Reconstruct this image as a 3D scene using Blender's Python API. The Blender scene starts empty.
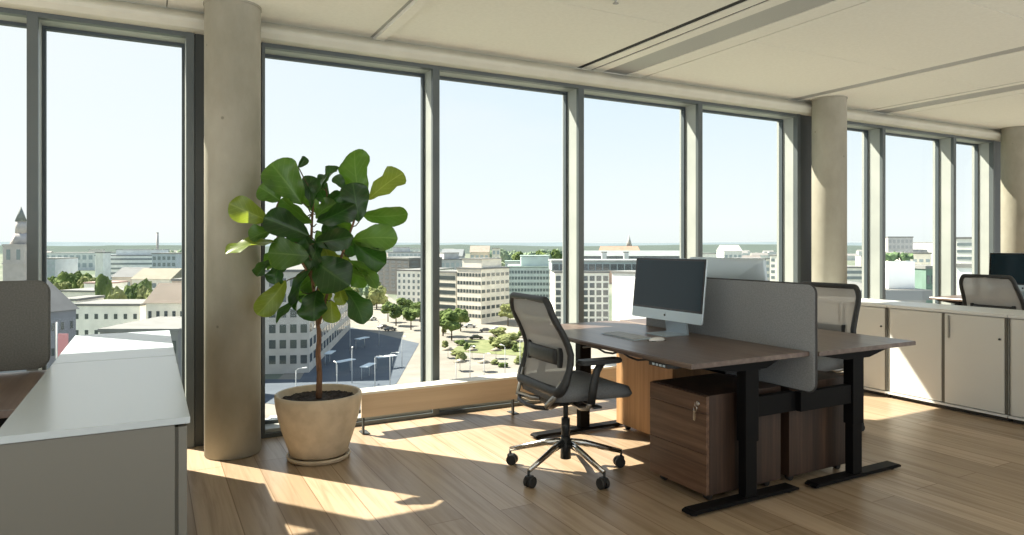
import bpy, bmesh, math, random
from mathutils import Vector, Matrix, noise
C = bpy.context.scene.collection
PI = math.pi
R = math.radians
random.seed(11)

# ------------------------------------------------------------------ helpers
class MB:
    """collects shapes in one bmesh; build() links them as ONE mesh object"""
    def __init__(s): s.bm = bmesh.new()
    def box(s, x0, x1, y0, y1, z0, z1, bev=0.0, seg=2, mi=0, M=None):
        t = bmesh.new(); bmesh.ops.create_cube(t, size=1)
        for v in t.verts:
            v.co = Vector(((x0+x1)/2+v.co.x*(x1-x0), (y0+y1)/2+v.co.y*(y1-y0), (z0+z1)/2+v.co.z*(z1-z0)))
        if bev > 0: bmesh.ops.bevel(t, geom=t.edges[:], offset=bev, segments=seg, profile=.7, affect='EDGES', clamp_overlap=True)
        s.add(t, mi, M); return s
    def add(s, t, mi=0, M=None, smooth=False):
        if M is not None: bmesh.ops.transform(t, matrix=M, verts=t.verts)
        vm = {}
        for v in t.verts: vm[v] = s.bm.verts.new(v.co)
        for f in t.faces:
            try:
                nf = s.bm.faces.new([vm[v] for v in f.verts]); nf.material_index = mi; nf.smooth = smooth or f.smooth
            except ValueError: pass
        t.free(); return s
    def cyl(s, a, b, r0, r1=None, n=16, mi=0, cap=True):
        a = Vector(a); b = Vector(b); r1 = r0 if r1 is None else r1
        d = b-a; t = bmesh.new()
        bmesh.ops.create_cone(t, cap_ends=cap, segments=n, radius1=r0, radius2=r1, depth=d.length)
        for f in t.faces: f.smooth = len(f.verts) == 4
        M = Matrix.Translation((a+b)/2) @ d.to_track_quat('Z', 'Y').to_matrix().to_4x4()
        return s.add(t, mi, M)
    def tube(s, pts, rad, n=10, mi=0, flat=1.0, close=False, up=None):
        """swept tube through points; rad a number or list; flat squashes along the second axis"""
        pts = [Vector(p) for p in pts]; m = len(pts)
        rad = rad if isinstance(rad, (list, tuple)) else [rad]*m
        rings = []; u = None
        for i, p in enumerate(pts):
            if close: d = (pts[(i+1) % m]-pts[(i-1) % m]).normalized()
            else: d = (pts[min(i+1, m-1)]-pts[max(i-1, 0)]).normalized()
            if up is not None: a = Vector(up)
            elif u is not None: a = u
            else: a = Vector((0, 0, 1)) if abs(d.z) < .9 else Vector((1, 0, 0))
            u = (a-d*a.dot(d)).normalized(); w = d.cross(u)
            rings.append([s.bm.verts.new(p+u*math.cos(2*PI*k/n)*rad[i]+w*math.sin(2*PI*k/n)*rad[i]*flat) for k in range(n)])
        rr = range(m if close else m-1)
        for i in rr:
            A, B = rings[i], rings[(i+1) % m]
            for k in range(n):
                f = s.bm.faces.new((A[k], A[(k+1) % n], B[(k+1) % n], B[k])); f.smooth = True; f.material_index = mi
        if not close:
            for q in (rings[0][::-1], rings[-1]):
                f = s.bm.faces.new(q); f.material_index = mi
        return s
    def lathe(s, prof, c=(0, 0, 0), n=48, mi=0):
        rings = []
        for r, z in prof:
            rings.append([s.bm.verts.new((c[0]+r*math.cos(2*PI*k/n), c[1]+r*math.sin(2*PI*k/n), c[2]+z)) for k in range(n)])
        for A, B in zip(rings, rings[1:]):
            for k in range(n):
                f = s.bm.faces.new((A[k], A[(k+1) % n], B[(k+1) % n], B[k])); f.smooth = True; f.material_index = mi
        for q in (rings[0][::-1], rings[-1]):
            if (q[0].co-q[n//2].co).length > 1e-4:
                f = s.bm.faces.new(q); f.material_index = mi
        return s
    def prism(s, poly, ax, h0, h1, mi=0, bev=0):
        """polygon in the plane perpendicular to axis ax, extruded h0..h1. ax 'x': (y,z) 'y': (x,z) 'z': (x,y)"""
        t = bmesh.new()
        f3 = {'x': lambda p, h: (h, p[0], p[1]), 'y': lambda p, h: (p[0], h, p[1]), 'z': lambda p, h: (p[0], p[1], h)}[ax]
        A = [t.verts.new(f3(p, h0)) for p in poly]; B = [t.verts.new(f3(p, h1)) for p in poly]; n = len(poly)
        t.faces.new(A[::-1]); t.faces.new(B)
        for k in range(n): t.faces.new((A[k], A[(k+1) % n], B[(k+1) % n], B[k]))
        bmesh.ops.recalc_face_normals(t, faces=t.faces)
        if bev: bmesh.ops.bevel(t, geom=[e for e in t.edges if e.calc_face_angle(0) > .6], offset=bev, segments=2, affect='EDGES', clamp_overlap=True)
        return s.add(t, mi)
    def quad(s, *pts, mi=0):
        f = s.bm.faces.new([s.bm.verts.new(p) for p in pts]); f.material_index = mi; return s
    def mesh(s, name):
        me = bpy.data.meshes.new(name)
        bmesh.ops.recalc_face_normals(s.bm, faces=s.bm.faces)
        s.bm.to_mesh(me); s.bm.free(); return me
    def build(s, name, mat, parent=None):
        return link(name, s.mesh(name), mat, parent)

def link(name, me, mat, parent=None):
    for m in (mat if isinstance(mat, (list, tuple)) else [mat]):
        if len(me.materials) < (len(mat) if isinstance(mat, (list, tuple)) else 1): me.materials.append(m)
    o = bpy.data.objects.new(name, me); C.objects.link(o)
    if parent is not None: o.parent = parent
    return o
def tag(o, label, cat, group=None, kind=None):
    if label: o['label'] = label
    if cat: o['category'] = cat
    if group: o['group'] = group
    if kind: o['kind'] = kind
    return o
def thing(name, label, cat, loc=(0, 0, 0), rz=0, group=None):
    o = bpy.data.objects.new(name, None); C.objects.link(o)
    o.location = loc; o.rotation_euler = (0, 0, rz); o.empty_display_size = .1
    return tag(o, label, cat, group)
def struct(name, mb, mat, parent=None):
    o = mb.build(name, mat, parent)
    if parent is None: o['kind'] = 'structure'
    return o
def dup(root, loc, rz, label=None, sc=None):
    r = root.copy(); C.objects.link(r); r.location = loc; r.rotation_euler = (0, 0, rz)
    if sc: r.scale = sc
    if label: r['label'] = label
    for ch in list(root.children):
        c = ch.copy(); C.objects.link(c); c.parent = r
        for g in list(ch.children):
            d = g.copy(); C.objects.link(d); d.parent = c
    return r
def rrect(x0, x1, z0, z1, r, n=6, rs=None):
    """rounded rectangle outline"""
    out = []
    for i, (cx, cz, a) in enumerate(((x1-r, z1-r, 0), (x0+r, z1-r, 90), (x0+r, z0+r, 180), (x1-r, z0+r, 270))):
        for k in range(n+1):
            t = R(a+90*k/n); out.append((cx+r*math.cos(t), cz+r*math.sin(t)))
    return out

# ------------------------------------------------------------------ materials
def mat(name, col, rough=.5, metal=0, spec=.5, **kw):
    m = bpy.data.materials.new(name); m.use_nodes = True
    b = m.node_tree.nodes['Principled BSDF']
    b.inputs['Base Color'].default_value = (*col, 1); b.inputs['Roughness'].default_value = rough
    b.inputs['Metallic'].default_value = metal; b.inputs['Specular IOR Level'].default_value = spec
    return m
def nt(m): return m.node_tree, m.node_tree.nodes, m.node_tree.links, m.node_tree.nodes['Principled BSDF']
def tex(m, kind='noise', scale=(1, 1, 1), **kw):
    t, N, L, b = nt(m)
    tc = N.new('ShaderNodeTexCoord'); mp = N.new('ShaderNodeMapping'); mp.inputs['Scale'].default_value = scale
    L.new(tc.outputs[kw.pop('coord', 'Object')], mp.inputs[0])
    n = N.new({'noise': 'ShaderNodeTexNoise', 'wave': 'ShaderNodeTexWave', 'brick': 'ShaderNodeTexBrick', 'voro': 'ShaderNodeTexVoronoi'}[kind])
    for k, v in kw.items(): n.inputs[k].default_value = v
    L.new(mp.outputs[0], n.inputs['Vector']); return n
def ramp(m, src, stops):
    t, N, L, b = nt(m); r = N.new('ShaderNodeValToRGB'); e = r.color_ramp.elements
    while len(e) < len(stops): e.new(.5)
    for q, (p, c) in zip(e, stops): q.position = p; q.color = (*c, 1)
    L.new(src, r.inputs[0]); return r
def bump(m, src, st=.2, dist=.002):
    t, N, L, b = nt(m); n = N.new('ShaderNodeBump'); n.inputs['Strength'].default_value = st; n.inputs['Distance'].default_value = dist
    L.new(src, n.inputs['Height']); L.new(n.outputs[0], b.inputs['Normal']); return n
def noisy(name, c0, c1, scale, rough=.6, metal=0, bst=0, detail=4, spec=.5, bd=.002, lo=.35, hi=.65):
    m = mat(name, c0, rough, metal, spec); n = tex(m, 'noise', scale if isinstance(scale, tuple) else (scale,)*3, Scale=1.0, Detail=detail)
    r = ramp(m, n.outputs['Fac'], [(lo, c0), (hi, c1)]); t, N, L, b = nt(m); L.new(r.outputs[0], b.inputs['Base Color'])
    if bst: bump(m, n.outputs['Fac'], bst, bd)
    return m
def wood(name, c0, c1, c2, axis, f=30, rough=.45):
    """grain runs along the axis; fine streaks plus broader figure"""
    m = mat(name, c1, rough); t, N, L, b = nt(m)
    k = [f, f, f]; k['xyz'.index(axis)] = f*.045
    n1 = tex(m, 'noise', tuple(k), Scale=1.0, Detail=6, Roughness=.65)
    k2 = [q*.22 for q in k]
    n2 = tex(m, 'noise', tuple(k2), Scale=1.0, Detail=3)
    mx = N.new('ShaderNodeMix'); mx.inputs[0].default_value = .45
    L.new(n1.outputs['Fac'], mx.inputs[2]); L.new(n2.outputs['Fac'], mx.inputs[3])
    r = ramp(m, mx.outputs[0], [(.36, c0), (.5, c1), (.64, c2)]); L.new(r.outputs[0], b.inputs['Base Color'])
    bump(m, n1.outputs['Fac'], .12, .001); return m

M = {}
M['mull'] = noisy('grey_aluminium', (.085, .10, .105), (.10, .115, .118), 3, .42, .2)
M['mull_sunlit'] = noisy('sunlit_aluminium_reveal', (.31, .33, .315), (.36, .38, .36), 3, .5)  # paler tone stands for sun on the frame sides
M['mull_dark'] = mat('dark_anodised', (.05, .056, .056), .45, .2)
M['gasket'] = mat('black_gasket', (.05, .065, .075), .5)
M['ceil'] = noisy('ceiling_panel', (.78, .755, .68), (.81, .785, .71), 40, .9, bst=.05, spec=.15)
M['ceil_dark'] = mat('ceiling_slot_black', (.012, .011, .01), .8)
M['ceil_grey'] = noisy('perforated_grey_metal', (.38, .37, .35), (.43, .42, .40), 220, .55, .2)
M['bulk'] = noisy('bulkhead_paint', (.54, .525, .455), (.58, .565, .49), 6, .8, spec=.2)
def concrete():
    m = mat('concrete', (.45, .42, .37), .85, 0, .25); t, N, L, b = nt(m)
    n = tex(m, 'noise', (2.2, 2.2, 1.1), Scale=1.0, Detail=7, Roughness=.62)
    r = ramp(m, n.outputs['Fac'], [(.3, (.25, .235, .185)), (.52, (.33, .31, .255)), (.72, (.40, .38, .32))])
    v = tex(m, 'voro', (4.5, 4.5, 4.5), Scale=1.0)
    r2 = ramp(m, v.outputs['Distance'], [(.03, (.3, .29, .27)), (.05, (1, 1, 1))])
    mx = N.new('ShaderNodeMix'); mx.data_type = 'RGBA'; mx.blend_type = 'MULTIPLY'; mx.inputs[0].default_value = .55
    L.new(r.outputs[0], mx.inputs[6]); L.new(r2.outputs[0], mx.inputs[7]); L.new(mx.outputs[2], b.inputs['Base Color'])
    bump(m, n.outputs['Fac'], .25, .004); return m
M['conc'] = concrete()
def floor_mat():
    m = mat('oak_planks', (.4, .27, .15), .36, 0, .45); t, N, L, b = nt(m)
    br = tex(m, 'brick', (1, 1, 1), Scale=1.0)
    mp = br.inputs['Vector'].links[0].from_node; mp.inputs['Rotation'].default_value = (0, 0, PI/2)
    br.offset = .37; br.inputs['Mortar Size'].default_value = .0024; br.inputs['Brick Width'].default_value = 2.1
    br.inputs['Row Height'].default_value = .185; br.inputs['Bias'].default_value = 0
    br.inputs['Color1'].default_value = (0, 0, 0, 1); br.inputs['Color2'].default_value = (1, 1, 1, 1); br.inputs['Mortar'].default_value = (.5, .5, .5, 1)
    tone = ramp(m, br.outputs['Color'], [(0, (.30, .217, .143)), (.5, (.37, .275, .185)), (1, (.45, .34, .24))])
    n = tex(m, 'noise', (22, 1.1, 10), Scale=1.0, Detail=6, Roughness=.6, Distortion=.8)
    g = ramp(m, n.outputs['Fac'], [(.3, (.72, .68, .62)), (.55, (1, 1, 1)), (.75, (1.1, 1.08, 1.02))])
    mx = N.new('ShaderNodeMix'); mx.data_type = 'RGBA'; mx.blend_type = 'MULTIPLY'; mx.inputs[0].default_value = 1.0
    L.new(tone.outputs[0], mx.inputs[6]); L.new(g.outputs[0], mx.inputs[7])
    m2 = N.new('ShaderNodeMix'); m2.data_type = 'RGBA'; L.new(br.outputs['Fac'], m2.inputs[0])
    L.new(mx.outputs[2], m2.inputs[6]); m2.inputs[7].default_value = (.17, .10, .05, 1); L.new(m2.outputs[2], b.inputs['Base Color'])
    rr = ramp(m, n.outputs['Fac'], [(.3, (.42,)*3), (.7, (.30,)*3)]); L.new(rr.outputs[0], b.inputs['Roughness'])
    bump(m, n.outputs['Fac'], .06, .002); return m
M['floor'] = floor_mat()
M['cab'] = noisy('white_lacquer', (.60, .60, .57), (.62, .62, .59), 2, .45)
M['cab_top'] = mat('white_cabinet_top', (.66, .67, .66), .33)
M['cab_shaded'] = mat('shaded_cabinet', (.17, .165, .145), .5)  # tone darkened to stand for shade on the room side
M['cab_ltop'] = mat('skylit_cabinet_top', (.47, .53, .57), .26, 0, .8)  # pale blue tone stands for window light on the top
M['cab_gap'] = mat('cabinet_shadow_gap', (.10, .095, .08), .7)
M['plinth'] = mat('dark_plinth', (.05, .045, .04), .6)
M['walnut_y'] = wood('walnut_top', (.075, .049, .038), (.125, .085, .066), (.19, .138, .11), 'y', 34, .33)
M['walnut_h'] = wood('walnut_drawer', (.045, .022, .013), (.115, .06, .035), (.21, .118, .07), 'y', 34, .5)
M['walnut_v'] = wood('shaded_walnut_side', (.022, .011, .007), (.05, .026, .016), (.095, .053, .033), 'z', 36, .5)  # walnut darkened in colour for the shade on pedestal sides
M['oak_v'] = wood('oiled_oak_side', (.30, .16, .07), (.42, .24, .11), (.52, .32, .16), 'z', 26, .5)
M['bench'] = wood('beige_bench', (.46, .36, .25), (.54, .43, .31), (.60, .49, .36), 'x', 20, .5)
M['bench_top'] = mat('bench_top_white', (.7, .68, .62), .5)
M['black'] = mat('black_powder_coat', (.0035, .0035, .004), .6, 0, .15)
M['blackpl'] = noisy('black_plastic', (.016, .017, .018), (.026, .027, .028), 60, .5)
M['chrome'] = mat('polished_aluminium', (.62, .60, .57), .14, 1)
M['satin'] = mat('satin_silver', (.40, .39, .37), .3, .9)
M['alu'] = mat('silver_aluminium', (.52, .61, .68), .32, .3)
M['alu_back'] = mat('silver_back_shell', (.56, .64, .69), .35, .25)
M['screen'] = mat('display_glass', (.006, .021, .032), .12, 0, .3)
M['bezel'] = mat('black_bezel', (.005, .005, .006), .15)
M['key'] = mat('white_keycap', (.40, .41, .42), .45)
M['mouse'] = mat('white_glossy_plastic', (.8, .8, .8), .2)
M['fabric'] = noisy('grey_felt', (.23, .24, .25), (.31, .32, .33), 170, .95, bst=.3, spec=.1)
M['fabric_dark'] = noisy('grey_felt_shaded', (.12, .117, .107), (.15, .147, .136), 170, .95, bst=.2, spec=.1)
M['felt_edge'] = mat('felt_edge_dark', (.045, .045, .047), .8)
M['seat'] = noisy('seat_fabric', (.16, .17, .18), (.22, .23, .24), 260, .92, bst=.35, spec=.12)
def mesh_mat():
    m = noisy('chair_mesh', (.33, .325, .32), (.43, .425, .415), 320, .85, bst=.2, spec=.1)
    t, N, L, b = nt(m); tr = N.new('ShaderNodeBsdfTransparent'); mx = N.new('ShaderNodeMixShader'); mx.inputs[0].default_value = .05
    tl = N.new('ShaderNodeBsdfTranslucent'); tl.inputs[0].default_value = (.45, .44, .43, 1); m2 = N.new('ShaderNodeMixShader'); m2.inputs[0].default_value = .35
    L.new(b.outputs[0], m2.inputs[1]); L.new(tl.outputs[0], m2.inputs[2]); L.new(m2.outputs[0], mx.inputs[1]); L.new(tr.outputs[0], mx.inputs[2]); L.new(mx.outputs[0], N['Material Output'].inputs[0]); return m
M['mesh'] = mesh_mat()
M['pot'] = noisy('beige_stoneware', (.50, .42, .31), (.60, .51, .39), 14, .6, bst=.1, spec=.3)
M['soil'] = noisy('dark_soil', (.008, .006, .005), (.04, .028, .021), 60, .95, bst=1, bd=.01)
M['bark'] = noisy('brown_bark', (.13, .065, .035), (.28, .15, .085), (40, 40, 14), .85, bst=.6)
M['stem'] = noisy('green_brown_stem', (.06, .055, .02), (.12, .10, .04), 40, .7)
def leaf_mat(name, dark, mid, vein, trans):
    m = mat(name, mid, .30, 0, .6); t, N, L, b = nt(m)
    uv = N.new('ShaderNodeUVMap'); uv.uv_map = 'UVMap'; sx = N.new('ShaderNodeSeparateXYZ'); L.new(uv.outputs[0], sx.inputs[0])
    def mth(op, a, bb=None):
        q = N.new('ShaderNodeMath'); q.operation = op
        for i, v in enumerate((a, bb)):
            if v is None: continue
            if isinstance(v, (int, float)): q.inputs[i].default_value = v
            else: L.new(v, q.inputs[i])
        return q.outputs[0]
    a = mth('ABSOLUTE', mth('SUBTRACT', sx.outputs[0], .5))            # distance from midrib
    s = mth('FRACT', mth('SUBTRACT', mth('MULTIPLY', sx.outputs[1], 7.0), mth('MULTIPLY', a, 5.0)))
    v1 = mth('LESS_THAN', mth('ABSOLUTE', mth('SUBTRACT', s, .5)), .055)
    v0 = mth('LESS_THAN', a, .022)
    v = mth('MAXIMUM', v0, mth('MULTIPLY', v1, .6))
    n = tex(m, 'noise', (9, 9, 9), Scale=1.0, Detail=3)
    r = ramp(m, n.outputs['Fac'], [(.35, dark), (.65, mid)])
    mx = N.new('ShaderNodeMix'); mx.data_type = 'RGBA'; L.new(v, mx.inputs[0]); L.new(r.outputs[0], mx.inputs[6]); mx.inputs[7].default_value = (*vein, 1)
    L.new(mx.outputs[2], b.inputs['Base Color'])
    bn = N.new('ShaderNodeBump'); bn.inputs['Strength'].default_value = .35; bn.inputs['Distance'].default_value = .004; bn.invert = True
    L.new(v, bn.inputs['Height']); L.new(bn.outputs[0], b.inputs['Normal'])
    tb = N.new('ShaderNodeBsdfTranslucent'); tb.inputs[0].default_value = (*trans, 1)
    ms = N.new('ShaderNodeMixShader'); ms.inputs[0].default_value = .36
    L.new(b.outputs[0], ms.inputs[1]); L.new(tb.outputs[0], ms.inputs[2]); L.new(ms.outputs[0], N['Material Output'].inputs[0]); return m
M['leaf_a'] = leaf_mat('leaf_dark', (.008, .030, .007), (.022, .064, .014), (.055, .12, .032), (.05, .16, .015))
M['leaf_b'] = leaf_mat('leaf_mid', (.028, .078, .010), (.060, .135, .018), (.11, .20, .045), (.18, .38, .03))
M['leaf_c'] = leaf_mat('leaf_lime', (.075, .125, .014), (.125, .18, .024), (.22, .28, .06), (.40, .50, .045))
def glass_mat():
    m = bpy.data.materials.new('window_glass'); m.use_nodes = True; N = m.node_tree.nodes; L = m.node_tree.links
    N.remove(N['Principled BSDF'])
    tr = N.new('ShaderNodeBsdfTransparent'); tr.inputs[0].default_value = (.965, .985, .985, 1)
    gl = N.new('ShaderNodeBsdfGlossy'); gl.inputs['Roughness'].default_value = 0; gl.inputs['Color'].default_value = (.9, .97, 1, 1)
    lw = N.new('ShaderNodeLayerWeight'); lw.inputs['Blend'].default_value = .5
    pw = N.new('ShaderNodeMath'); pw.operation = 'POWER'; L.new(lw.outputs['Facing'], pw.inputs[0]); pw.inputs[1].default_value = 5
    fr = N.new('ShaderNodeMath'); fr.operation = 'MULTIPLY_ADD'; L.new(pw.outputs[0], fr.inputs[0]); fr.inputs[1].default_value = .3; fr.inputs[2].default_value = .004
    mx = N.new('ShaderNodeMixShader'); L.new(fr.outputs[0], mx.inputs[0]); L.new(tr.outputs[0], mx.inputs[1]); L.new(gl.outputs[0], mx.inputs[2])
    L.new(mx.outputs[0], N['Material Output'].inputs[0]); return m
M['glass'] = glass_mat()

# ------------------------------------------------------------------ camera: level 24 mm view with the lens shifted down
cam = bpy.data.cameras.new('camera'); co = bpy.data.objects.new('camera', cam); C.objects.link(co)
FPX, YAW, EYE = 676.0, R(28.235), 1.27
cam.sensor_width = 36; cam.lens = FPX/1024*36; cam.shift_y = -22.5/1024; cam.clip_end = 20000; cam.clip_start = .05
co.location = (0, 0, EYE); co.rotation_euler = (PI/2, 0, -YAW); bpy.context.scene.camera = co

# ------------------------------------------------------------------ sky and sun
SUN_D = Vector((.78, -1.0, -1.38)).normalized()
sun = bpy.data.lights.new('sun', 'SUN'); so = bpy.data.objects.new('sun', sun); C.objects.link(so)
sun.energy = 16; sun.angle = R(.6); sun.color = (1.0, .91, .76); so.rotation_euler = SUN_D.to_track_quat('-Z', 'Y').to_euler()
def sky():
    w = bpy.data.worlds.new('sky'); bpy.context.scene.world = w; w.use_nodes = True; N = w.node_tree.nodes; L = w.node_tree.links
    bg = N['Background']; tc = N.new('ShaderNodeTexCoord'); sx = N.new('ShaderNodeSeparateXYZ'); L.new(tc.outputs['Generated'], sx.inputs[0])
    r = N.new('ShaderNodeValToRGB'); L.new(sx.outputs[2], r.inputs[0]); e = r.color_ramp.elements
    st = [(0, (.90, .94, .92)), (.03, (.95, .985, .97)), (.12, (.87, .945, .98)), (.30, (.68, .83, .97)), (.6, (.42, .64, .92)), (1, (.25, .45, .78))]
    while len(e) < len(st): e.new(.5)
    for q, (p, c) in zip(e, st): q.position = p; q.color = (*c, 1)
    dt = N.new('ShaderNodeVectorMath'); dt.operation = 'DOT_PRODUCT'; L.new(tc.outputs['Generated'], dt.inputs[0]); dt.inputs[1].default_value = tuple(-SUN_D)
    gr = N.new('ShaderNodeMapRange'); gr.interpolation_type = 'SMOOTHSTEP'; L.new(dt.outputs['Value'], gr.inputs[0])
    gr.inputs[1].default_value = .25; gr.inputs[2].default_value = 1.0; gr.inputs[3].default_value = 0; gr.inputs[4].default_value = .9
    mx = N.new('ShaderNodeMix'); mx.data_type = 'RGBA'; L.new(gr.outputs[0], mx.inputs[0]); L.new(r.outputs[0], mx.inputs[6]); mx.inputs[7].default_value = (1.0, 1.0, .98, 1)
    # thin cloud wisps
    mp = N.new('ShaderNodeMapping'); mp.inputs['Scale'].default_value = (2.2, 2.2, 7); L.new(tc.outputs['Generated'], mp.inputs[0])
    cn = N.new('ShaderNodeTexNoise'); cn.inputs['Scale'].default_value = 1.6; cn.inputs['Detail'].default_value = 5; L.new(mp.outputs[0], cn.inputs['Vector'])
    cr = N.new('ShaderNodeMapRange'); L.new(cn.outputs['Fac'], cr.inputs[0]); cr.inputs[1].default_value = .52; cr.inputs[2].default_value = .75; cr.inputs[3].default_value = 0; cr.inputs[4].default_value = .5
    m2 = N.new('ShaderNodeMix'); m2.data_type = 'RGBA'; L.new(cr.outputs[0], m2.inputs[0]); L.new(mx.outputs[2], m2.inputs[6]); m2.inputs[7].default_value = (.93, .95, .95, 1)
    # unseen hemisphere behind the building: factor on the fill light from there
    br = N.new('ShaderNodeMapRange'); br.interpolation_type = 'SMOOTHSTEP'; L.new(sx.outputs[1], br.inputs[0])
    br.inputs[1].default_value = .15; br.inputs[2].default_value = -.6; br.inputs[3].default_value = 1.0; br.inputs[4].default_value = REAR
    lo = N.new('ShaderNodeMapRange'); lo.interpolation_type = 'SMOOTHSTEP'; L.new(sx.outputs[2], lo.inputs[0])      # added glow from below on that side, uplights the ceiling
    lo.inputs[1].default_value = .06; lo.inputs[2].default_value = -.12; lo.inputs[3].default_value = 1.0; lo.inputs[4].default_value = LOW
    rr = N.new('ShaderNodeMath'); rr.operation = 'LESS_THAN'; L.new(sx.outputs[1], rr.inputs[0]); rr.inputs[1].default_value = 0
    pw = N.new('ShaderNodeMath'); pw.operation = 'POWER'; L.new(lo.outputs[0], pw.inputs[0]); L.new(rr.outputs[0], pw.inputs[1])
    m3 = N.new('ShaderNodeMix'); m3.data_type = 'RGBA'; L.new(br.outputs[0], m3.inputs[0])
    st = N.new('ShaderNodeMath'); st.operation = 'MULTIPLY'; L.new(br.outputs[0], st.inputs[0]); L.new(pw.outputs[0], st.inputs[1])
    L.new(m2.outputs[2], bg.inputs[0]); L.new(st.outputs[0], bg.inputs[1]); N.remove(m3)
REAR, LOW = 0.85, 2.8
sky()
sc = bpy.context.scene
sc.view_settings.view_transform = 'Standard'; sc.view_settings.look = 'None'; sc.view_settings.exposure = 0.1; sc.view_settings.gamma = 1.0
sc.cycles.max_bounces = 10; sc.cycles.diffuse_bounces = 6; sc.cycles.transparent_max_bounces = 16; sc.cycles.caustics_reflective = False
# ------------------------------------------------------------------ room shell
D, GL, ZC = 4.68, 4.87, 2.73          # facade front plane, glass plane, ceiling height
XA, XB, YB = -5.0, 13.0, -5.0
struct('floor', MB().box(XA, XB, -1.2, 4.92, -.3, 0), M['floor'])  # floor ends early behind, so the added glow reaches the ceiling
def ceiling():
    m = MB()
    # boards between the service slots; (x0, x1, z of the underside, material)
    strips = [(XA, 1.37, 0, 0), (1.37, 1.392, .004, 2), (1.392, 1.46, -.022, 0), (1.46, 3.105, 0, 0), (3.105, 3.158, .006, 1), (3.158, 3.245, 0, 0), (3.245, 3.268, .006, 1),  # grey edge of the raised strip stands for its shaded side
              (3.268, 3.37, 0, 0), (3.37, 3.62, .006, 2), (3.62, 3.785, 0, 0), (3.785, 3.795, .03, 1), (3.795, 5.66, 0, 0), (5.66, 5.672, .005, 1),
              (5.672, 5.78, .004, 2), (5.78, 6.86, 0, 0), (6.86, 6.885, .006, 1), (6.885, 6.98, 0, 0), (6.98, 7.22, .006, 2), (7.22, 7.40, 0, 0), (7.40, 7.41, .03, 1), (7.41, XB, 0, 0)]
    ys = [YB, -1.2, 1.12, 2.28, 3.45, 4.665]
    for x0, x1, dz, mi in strips:
        if mi == 0 and x1-x0 > .5:                        # boards with 4 mm joints
            n = max(1, round((x1-x0)/1.25)); w = (x1-x0)/n
            for i in range(n):
                for a, b in zip(ys, ys[1:]):
                    m.box(x0+i*w+.003, x0+(i+1)*w-.003, a+.003, b-.003, ZC+dz, ZC+.06)
        else: m.box(x0, x1, YB, 4.665, ZC+dz, ZC+dz+.06, mi=mi)
    m.box(XA, XB, YB, 4.95, ZC+.14, ZC+.45, mi=1)
    return m
co_ = struct('ceiling', ceiling(), [M['ceil'], M['ceil_dark'], M['ceil_grey']])
# bulkhead along the head of the facade
struct('trim_1', MB().prism([(4.665, ZC+.12), (4.665, ZC-.002), (4.60, 2.692), (4.572, 2.668), (4.566, 2.655), (4.572, 2.635), (4.60, 2.605), (4.63, 2.60), (4.95, 2.60), (4.95, ZC+.12)], 'x', XA, XB), M['bulk'])

# windows: (x0, x1) clear between frames
MUL = [-3.20, -1.885, -.585, 1.876, 3.168, 4.49, 7.225, 8.61, 11.2, 12.5]
W2 = .027
def window(n, x0, x1):
    f = MB(); zt, zb = 2.60, 0.0
    f.box(x0, x1, D, D+.05, 2.572, zt)                    # front of the head
    f.box(x0, x1, D+.05, 4.92, 2.572, zt, mi=1)
    f.box(x0, x1, D, D+.03, zb, .028); f.box(x0, x1, D+.03, 4.92, zb, .05, mi=1)
    g = .018
    o = struct('window_%d' % n, f, [M['mull'], M['mull_sunlit']]); o['kind'] = 'structure'
    q = MB(); q.box(x0, x1, GL-.02, GL+.02, 2.552, 2.572); q.box(x0, x1, GL-.02, GL+.02, .05, .072)
    q.box(x0, x0+g, GL-.02, GL+.02, .072, 2.552); q.box(x1-g, x1, GL-.02, GL+.02, .072, 2.552)
    q.build('window_gasket', M['gasket'], o)
    MB().box(x0+g, x1-g, GL-.004, GL+.004, .072, 2.552).build('window_pane', M['glass'], o)
edges = [(XA, -3.20-W2), (-3.20+W2, -1.885-W2), (-1.885+W2, -.585-W2), (-.585+W2, .205), (.672, 1.876-W2), (1.876+W2, 3.168-W2), (3.168+W2, 4.49-W2), (4.49+W2, 5.80),
         (6.14, 7.225-W2), (7.225+W2, 8.61-W2), (8.61+W2, 9.455), (9.80, 11.2-W2), (11.2+W2, 12.5-W2)]
for i, (a, b) in enumerate(edges): window(i+1, a, b)
tn = 2
for x in MUL:
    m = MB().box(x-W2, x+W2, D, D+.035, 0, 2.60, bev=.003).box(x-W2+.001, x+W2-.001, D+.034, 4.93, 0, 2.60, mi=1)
    struct('trim_%d' % tn, m, [M['mull'], M['mull_sunlit']]); tn += 1
for k, (a, b) in enumerate([(.205, .672), (5.80, 6.14), (9.455, 9.80)]):   # solid jamb panels behind the columns
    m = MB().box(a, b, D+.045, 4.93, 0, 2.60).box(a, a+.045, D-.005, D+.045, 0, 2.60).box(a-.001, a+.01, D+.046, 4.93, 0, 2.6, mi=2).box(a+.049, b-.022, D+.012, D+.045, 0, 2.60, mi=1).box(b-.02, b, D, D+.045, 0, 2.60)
    struct('wall_jamb_%d' % (k+1), m, [M['mull'], M['mull_dark'], M['mull_sunlit']])
for k, x in enumerate((.452, 5.985, 9.53)):
    n = 64
    m = MB().lathe([(.155, 0), (.161, .006), (.161, 2.69), (.161, ZC+.05)], (x, 4.45, 0), n)
    m.lathe([(.161, 2.715), (.166, 2.717), (.166, ZC+.01), (.161, ZC+.012)], (x, 4.45, 0), n)
    struct('column_%d' % (k+1), m, M['conc'])
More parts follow.
